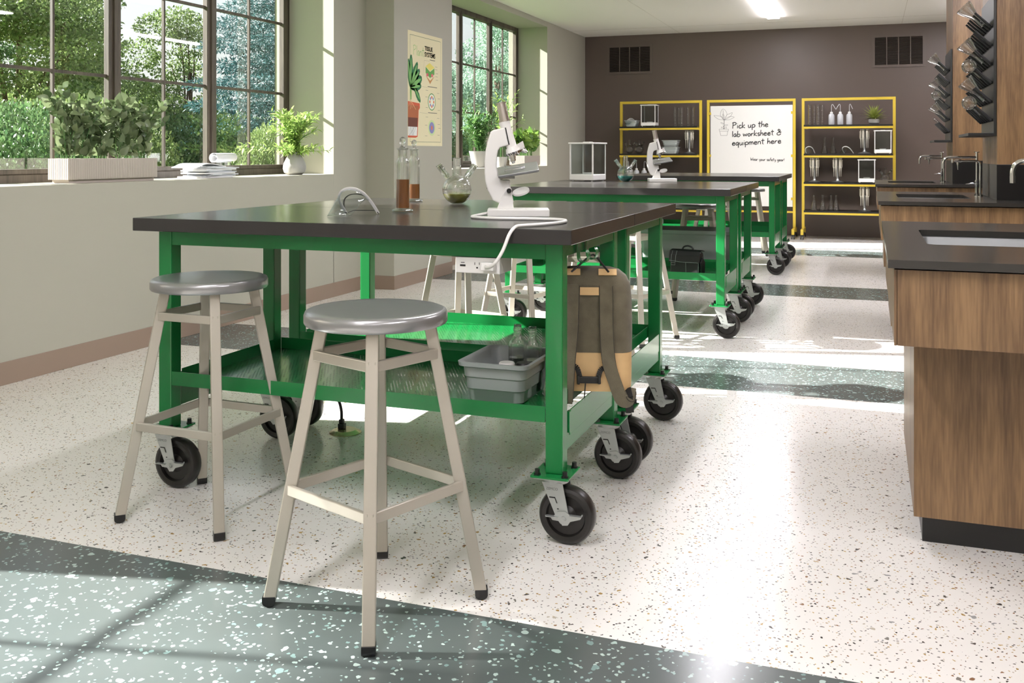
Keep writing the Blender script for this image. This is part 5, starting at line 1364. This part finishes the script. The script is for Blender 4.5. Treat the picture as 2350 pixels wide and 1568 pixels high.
mb = MB(); Q = [(math.cos(a*0.32)*(0.016+0.0006*a), math.sin(a*0.32)*(0.016+0.0006*a)) for a in range(34)]
vv = []; ff = []
for i, (a, c_) in enumerate(Q): vv += [(a, -0.13, c_), (a, 0.13, c_)]
for i in range(len(Q)-1): ff.append((2*i, 2*i+1, 2*i+3, 2*i+2))
ro = mb.add(vv, ff, True).build('rolled_magazine', M['paper'], solid=0.0012, loc=(-4.17, 5.60, z+0.064), rotz=R(6))
ro.location.z = z+0.0385+0.026
tag(ro, 'white magazine rolled into a tube lying on top of the sill stack', 'magazine')

# second window: pot with a bushy plant, white ribbed planter with broad leaves
pt2 = thing('potted_plant', 'tall grey pot with a bushy narrow-leaved plant on the far window sill', 'potted plant', (-4.22, 10.40, ZS))
MB().lathe([(0, 0.001), (0.075, 0.001), (0.085, 0.01), (0.125, 0.185), (0.128, 0.19), (0.122, 0.19), (0.118, 0.175), (0, 0.172)], 36).build('pot', M['pot'], pt2)
r = random.Random(9); lf = MB(); sm_ = MB()
bush(lf, sm_, r, [(0.02*math.cos(k), 0.02*math.sin(k), 0.17) for k in range(5)], 70, 0.46, 0.26, 0.075, 0.0085, 18, 0.8, 0.25, 0.1)
lf.build('foliage', M['leafmid'], pt2); sm_.build('stems', M['leafmid'], pt2)
pt4 = thing('potted_plant', 'tall airy pale-leaved plant on the far window sill, rising above the microscope', 'potted plant', (-4.28, 11.25, ZS))
MB().lathe([(0, 0.001), (0.06, 0.001), (0.08, 0.12), (0.074, 0.12), (0, 0.11)], 28).build('pot', M['pot'], pt4)
lf = MB(); sm_ = MB()
bush(lf, sm_, r, [(0, 0, 0.11)], 16, 0.85, 0.30, 0.09, 0.010, 16, 0.8, 0.25, 0.3, gust=(0.1, 0.3))
lf.build('foliage', M['leaflight'], pt4); sm_.build('stems', M['leafmid'], pt4)
pt3 = thing('planter_box', 'small ribbed cream planter of bright broad-leaved plants on the far window sill', 'planter', (-4.16, 11.80, ZS))
hx_, hy_ = 0.10, 0.30
prof = ribs(-hx_, -hy_, hx_, -hy_, 12)+ribs(hx_, -hy_, hx_, hy_, 36)+ribs(hx_, hy_, -hx_, hy_, 12)+ribs(-hx_, hy_, -hx_, -hy_, 36)
MB().prism(prof, 0.115, Matrix.Translation((0, 0, 0.020))).build('planter_body', M['planter'], pt3)
MB().box(-0.085, 0.085, -0.285, 0.285, 0, 0.0198).build('plinth', M['planter'], pt3)
lf = MB(); sm_ = MB()
bush(lf, sm_, r, [(0.04*math.cos(k*2.1), -0.25+0.5*k/8, 0.13) for k in range(9)], 62, 0.30, 0.17, 0.11, 0.034, 7, 0.6, 0.45, 0.2, face=(0.7, -0.4, 0.5))
lf.build('foliage', M['leaflet'], pt3); sm_.build('stems', M['leafmid'], pt3)

# rosette plant on the right yellow rack
rp = thing('potted_plant', 'rosette plant in a small grey bowl on the top shelf of the right yellow rack', 'potted plant', (0.048, 13.64, SH[3]+0.0005))
MB().lathe([(0, 0.001), (0.045, 0.001), (0.065, 0.02), (0.070, 0.05), (0.066, 0.068), (0.060, 0.066), (0, 0.060)], 30).build('pot', M['pot'], rp)
lf = MB(); r = random.Random(11)
for k in range(60):
    el = R(10+75*(k/60)); a = k*2.4; d = Vector((math.cos(a)*math.cos(el), math.sin(a)*math.cos(el), math.sin(el)))
    leaf(lf, Vector((0, 0, 0.07)), d, Vector((0, 0, 1)), 0.14+0.07*r.random(), 0.017, 0.25)
lf.build('foliage', M['leafros'], rp)

# ================================================================ GARDEN OUTSIDE
import numpy as np
struct(MB().box(-60, XO-0.05, -30, 70, -0.35, -0.30).build('garden_lawn', M['grass']))
def crown_mesh(blobs, n, L, W, seed, m, droop=-0.25):
    g = np.random.default_rng(seed); b = np.array(blobs, float); v = b[:, 3]*b[:, 4]*b[:, 5]; idx = g.choice(len(b), n, p=v**0.67/(v**0.67).sum())
    d = g.normal(size=(n, 3)); d /= np.linalg.norm(d, axis=1)[:, None]; rad = (0.45+0.55*g.random(n)**0.5)[:, None]
    p = b[idx, :3]+d*rad*b[idx, 3:6]
    o = g.normal(size=(n, 3)); o /= np.linalg.norm(o, axis=1)[:, None]; t = o+d+np.array([0, 0, droop]); t /= np.linalg.norm(t, axis=1)[:, None]
    u = g.normal(size=(n, 3)); x = np.cross(t, u); x /= np.linalg.norm(x, axis=1)[:, None]+1e-9
    s = g.uniform(0.6, 1.3, n)[:, None]
    V = np.stack([p, p+t*L*s*0.5+x*W*s, p+t*L*s, p+t*L*s*0.5-x*W*s], 1).reshape(-1, 3)
    me = bpy.data.meshes.new('foliage'); me.vertices.add(4*n); me.vertices.foreach_set('co', V.astype(np.float32).ravel())
    me.loops.add(4*n); me.loops.foreach_set('vertex_index', np.arange(4*n, dtype=np.int32))
    me.polygons.add(n); me.polygons.foreach_set('loop_start', np.arange(0, 4*n, 4, dtype=np.int32))
    me.materials.append(m); me.update(calc_edges=True); return me
TG = 'trees and shrubs outside the windows'
rr = random.Random(21)
def plant(name, label, x, y, sc, mesh, trunk, rz=0.0, grp=TG):
    t = thing(name, label, 'tree' if 'tree' in name else 'shrub', (x, y, -0.3), rz, grp); t.scale = sc if isinstance(sc, tuple) else (sc,)*3
    o = bpy.data.objects.new('foliage', mesh); C.objects.link(o); o.parent = t
    if trunk: o = bpy.data.objects.new('trunk', trunk); C.objects.link(o); o.parent = t
    return t
def trunk_mesh(segs):
    tr = MB()
    for (p, q, r0) in segs: tr.tube(smooth_path([p, ((p[0]+q[0])/2+0.1, (p[1]+q[1])/2, (p[2]+q[2])/2), q], 4), [r0*(1-0.6*i/8) for i in range(9)], 8)
    o = tr.build('trunk', M['bark']); me = o.data; bpy.data.objects.remove(o); return me
def decid_blobs(h, sx, low, nb):
    B = []; T = [((0, 0, 0), (0.2, 0.1, h*0.7), 0.09)]
    for k in range(nb):
        a = rr.uniform(0, 6.28); q = rr.uniform(low, 0.95); rad = sx*math.sin(math.pi*(0.2+0.72*q))*rr.uniform(0.2, 1)
        B.append((math.cos(a)*rad, math.sin(a)*rad, h*q, sx*0.34, sx*0.34, h*0.075))
        if k % 3 == 0: T.append(((0.1, 0, h*q*0.5), (B[-1][0]*0.9, B[-1][1]*0.9, B[-1][2]), 0.03))
    return B, T
B, T = decid_blobs(4.6, 2.0, 0.10, 44); DA = [crown_mesh(B, 80000, 0.060, 0.021, 1, M[m]) for m in ('tree1', 'tree2')]; TA = trunk_mesh(T)
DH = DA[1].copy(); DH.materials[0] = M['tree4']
B, T = decid_blobs(4.6, 1.7, 0.42, 13); DB = crown_mesh(B, 13000, 0.065, 0.022, 2, M['tree1']); TB = trunk_mesh(T)
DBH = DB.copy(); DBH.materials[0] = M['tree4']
B = [(rr.uniform(-1, 1)*0.75, rr.uniform(-1, 1)*0.75, rr.uniform(0.25, 0.85), 0.42, 0.42, 0.22) for k in range(16)]+[(0, 0, 0.3, 1, 1, 0.3)]
SB = [crown_mesh(B, 34000, 0.032, 0.012, 3, M[m]) for m in ('tree1', 'tree2')]
B = []
for lv in range(15):
    q = lv/15; rad = 1.9*(1-q)**0.75+0.1
    for k in range(9):
        a = k*0.7+lv*0.5; f = rr.uniform(0.45, 0.8); B.append((math.cos(a)*rad*f, math.sin(a)*rad*f, 5.6*(0.04+0.94*q)-rad*0.12, rad*0.34+0.1, rad*0.34+0.1, 0.12))
CM = crown_mesh(B, 90000, 0.075, 0.009, 4, M['tree3'], -0.1); TC = trunk_mesh([((0, 0, 0), (0, 0, 5.3), 0.12)])
def shrub(x, y, sx, h, k, lab, rz=0): return plant('garden_shrub', lab, x, y, (sx, sx, h), SB[k], None, rz)
shrub(-9.5, 8.9, 1.2, 2.0, 1, 'green shrub seen low through the left pane behind the planter')
shrub(-10.2, 10.9, 1.3, 2.1, 0, 'bright yellow-green shrub outside, left of the broad window post', 1)
shrub(-10.2, 12.8, 1.4, 2.0, 1, 'green shrub outside behind the dark planter leaves', 2)
shrub(-10.0, 14.6, 1.2, 1.8, 0, 'pale green shrub outside just above the stacked magazines', 3)
shrub(-7.7, 11.2, 0.6, 1.75, 0, 'airy light green shrub outside behind the rolled magazine', 4)
shrub(-15.5, 17.2, 1.9, 2.5, 1, 'wide green shrub far out below the white sky gap', 5)
shrub(-14.8, 20.5, 1.7, 2.3, 0, 'wide yellow-green shrub far out behind the thin tree', 6)
plant('garden_tree', 'broad yellow-green tree filling the left pane', -13.2, 12.0, (1.05, 1.05, 1.05), DA[0], TA)
plant('garden_tree', 'light green tree outside, left of the first thick window post', -16.2, 17.3, (1.0, 1.0, 0.8), DA[0], TA, 2.1)
plant('garden_tree', 'dark green tree far behind the yellow-green tree at the left edge', -20.5, 17.5, (1.2, 1.2, 1.25), DA[1], TA, 4)
plant('garden_tree', 'low dark tree far out under the pale sky of the middle panes', -22.5, 25.5, (1.3, 1.3, 0.62), DA[1], TA, 1)
plant('garden_tree', 'low green tree far out behind the dark planter leaves', -21.5, 30.5, (1.3, 1.3, 0.60), DA[1], TA, 3)
plant('garden_tree', 'thin light green tree against the white sky in the middle panes', -16.0, 19.8, (1.0, 1.0, 1.1), DB, TB)
plant('garden_tree', 'second thin light tree, its twigs against the sky left of the thick post', -17.4, 17.9, (0.9, 0.9, 1.25), DB, TB, 2)
plant('garden_conifer_tree', 'blue-green conifer filling the right panes of the first window', -11.2, 16.9, (1.35, 1.35, 1.1), CM, TC)
plant('garden_conifer_tree', 'second blue-green conifer behind the first, at the left of its window', -13.6, 22.0, (1.3, 1.3, 1.2), CM, TC, 1)
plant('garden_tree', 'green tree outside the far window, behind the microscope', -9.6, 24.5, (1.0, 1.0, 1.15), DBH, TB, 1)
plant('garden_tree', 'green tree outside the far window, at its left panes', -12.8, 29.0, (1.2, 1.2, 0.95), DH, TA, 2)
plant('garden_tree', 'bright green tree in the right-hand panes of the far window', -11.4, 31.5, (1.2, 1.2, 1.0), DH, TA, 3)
shrub(-7.4, 18.2, 1.2, 1.7, 1, 'green shrub below the far window panes', 7)
shrub(-9.9, 23.8, 1.4, 2.0, 1, 'dark green shrub low in the left pane of the far window', 8)
# tall unseen tree added so its shaped crown dapples sun on the near floor
r = random.Random(77)
B = [(r.uniform(-1.0, 1.0), r.uniform(-2.8, 1.0), 11.6+r.uniform(-1.2, 1.0), 0.35, 0.6, 0.18) for k in range(6)]
B += [(r.uniform(-1.0, 1.0), r.uniform(-2.8, 1.4), r.uniform(10.4, 13.0), 0.5, 0.55, 0.13) for k in range(7)]
B += [(r.uniform(-1.0, 1.0), -2.6+3.8*k/13, 13.9+r.uniform(-0.3, 0.6), 0.9, 0.6, 0.75) for k in range(14)]
plant('garden_tree', 'tall added tree outside the window behind the viewer, unseen, shaped to dapple the sun', -22.0, -3.0, 1.0, crown_mesh(B, 11000, 0.22, 0.075, 5, M['tree2']), trunk_mesh([((0, -3.0, 0), (0, -1.0, 12.5), 0.16)]), 0, None)
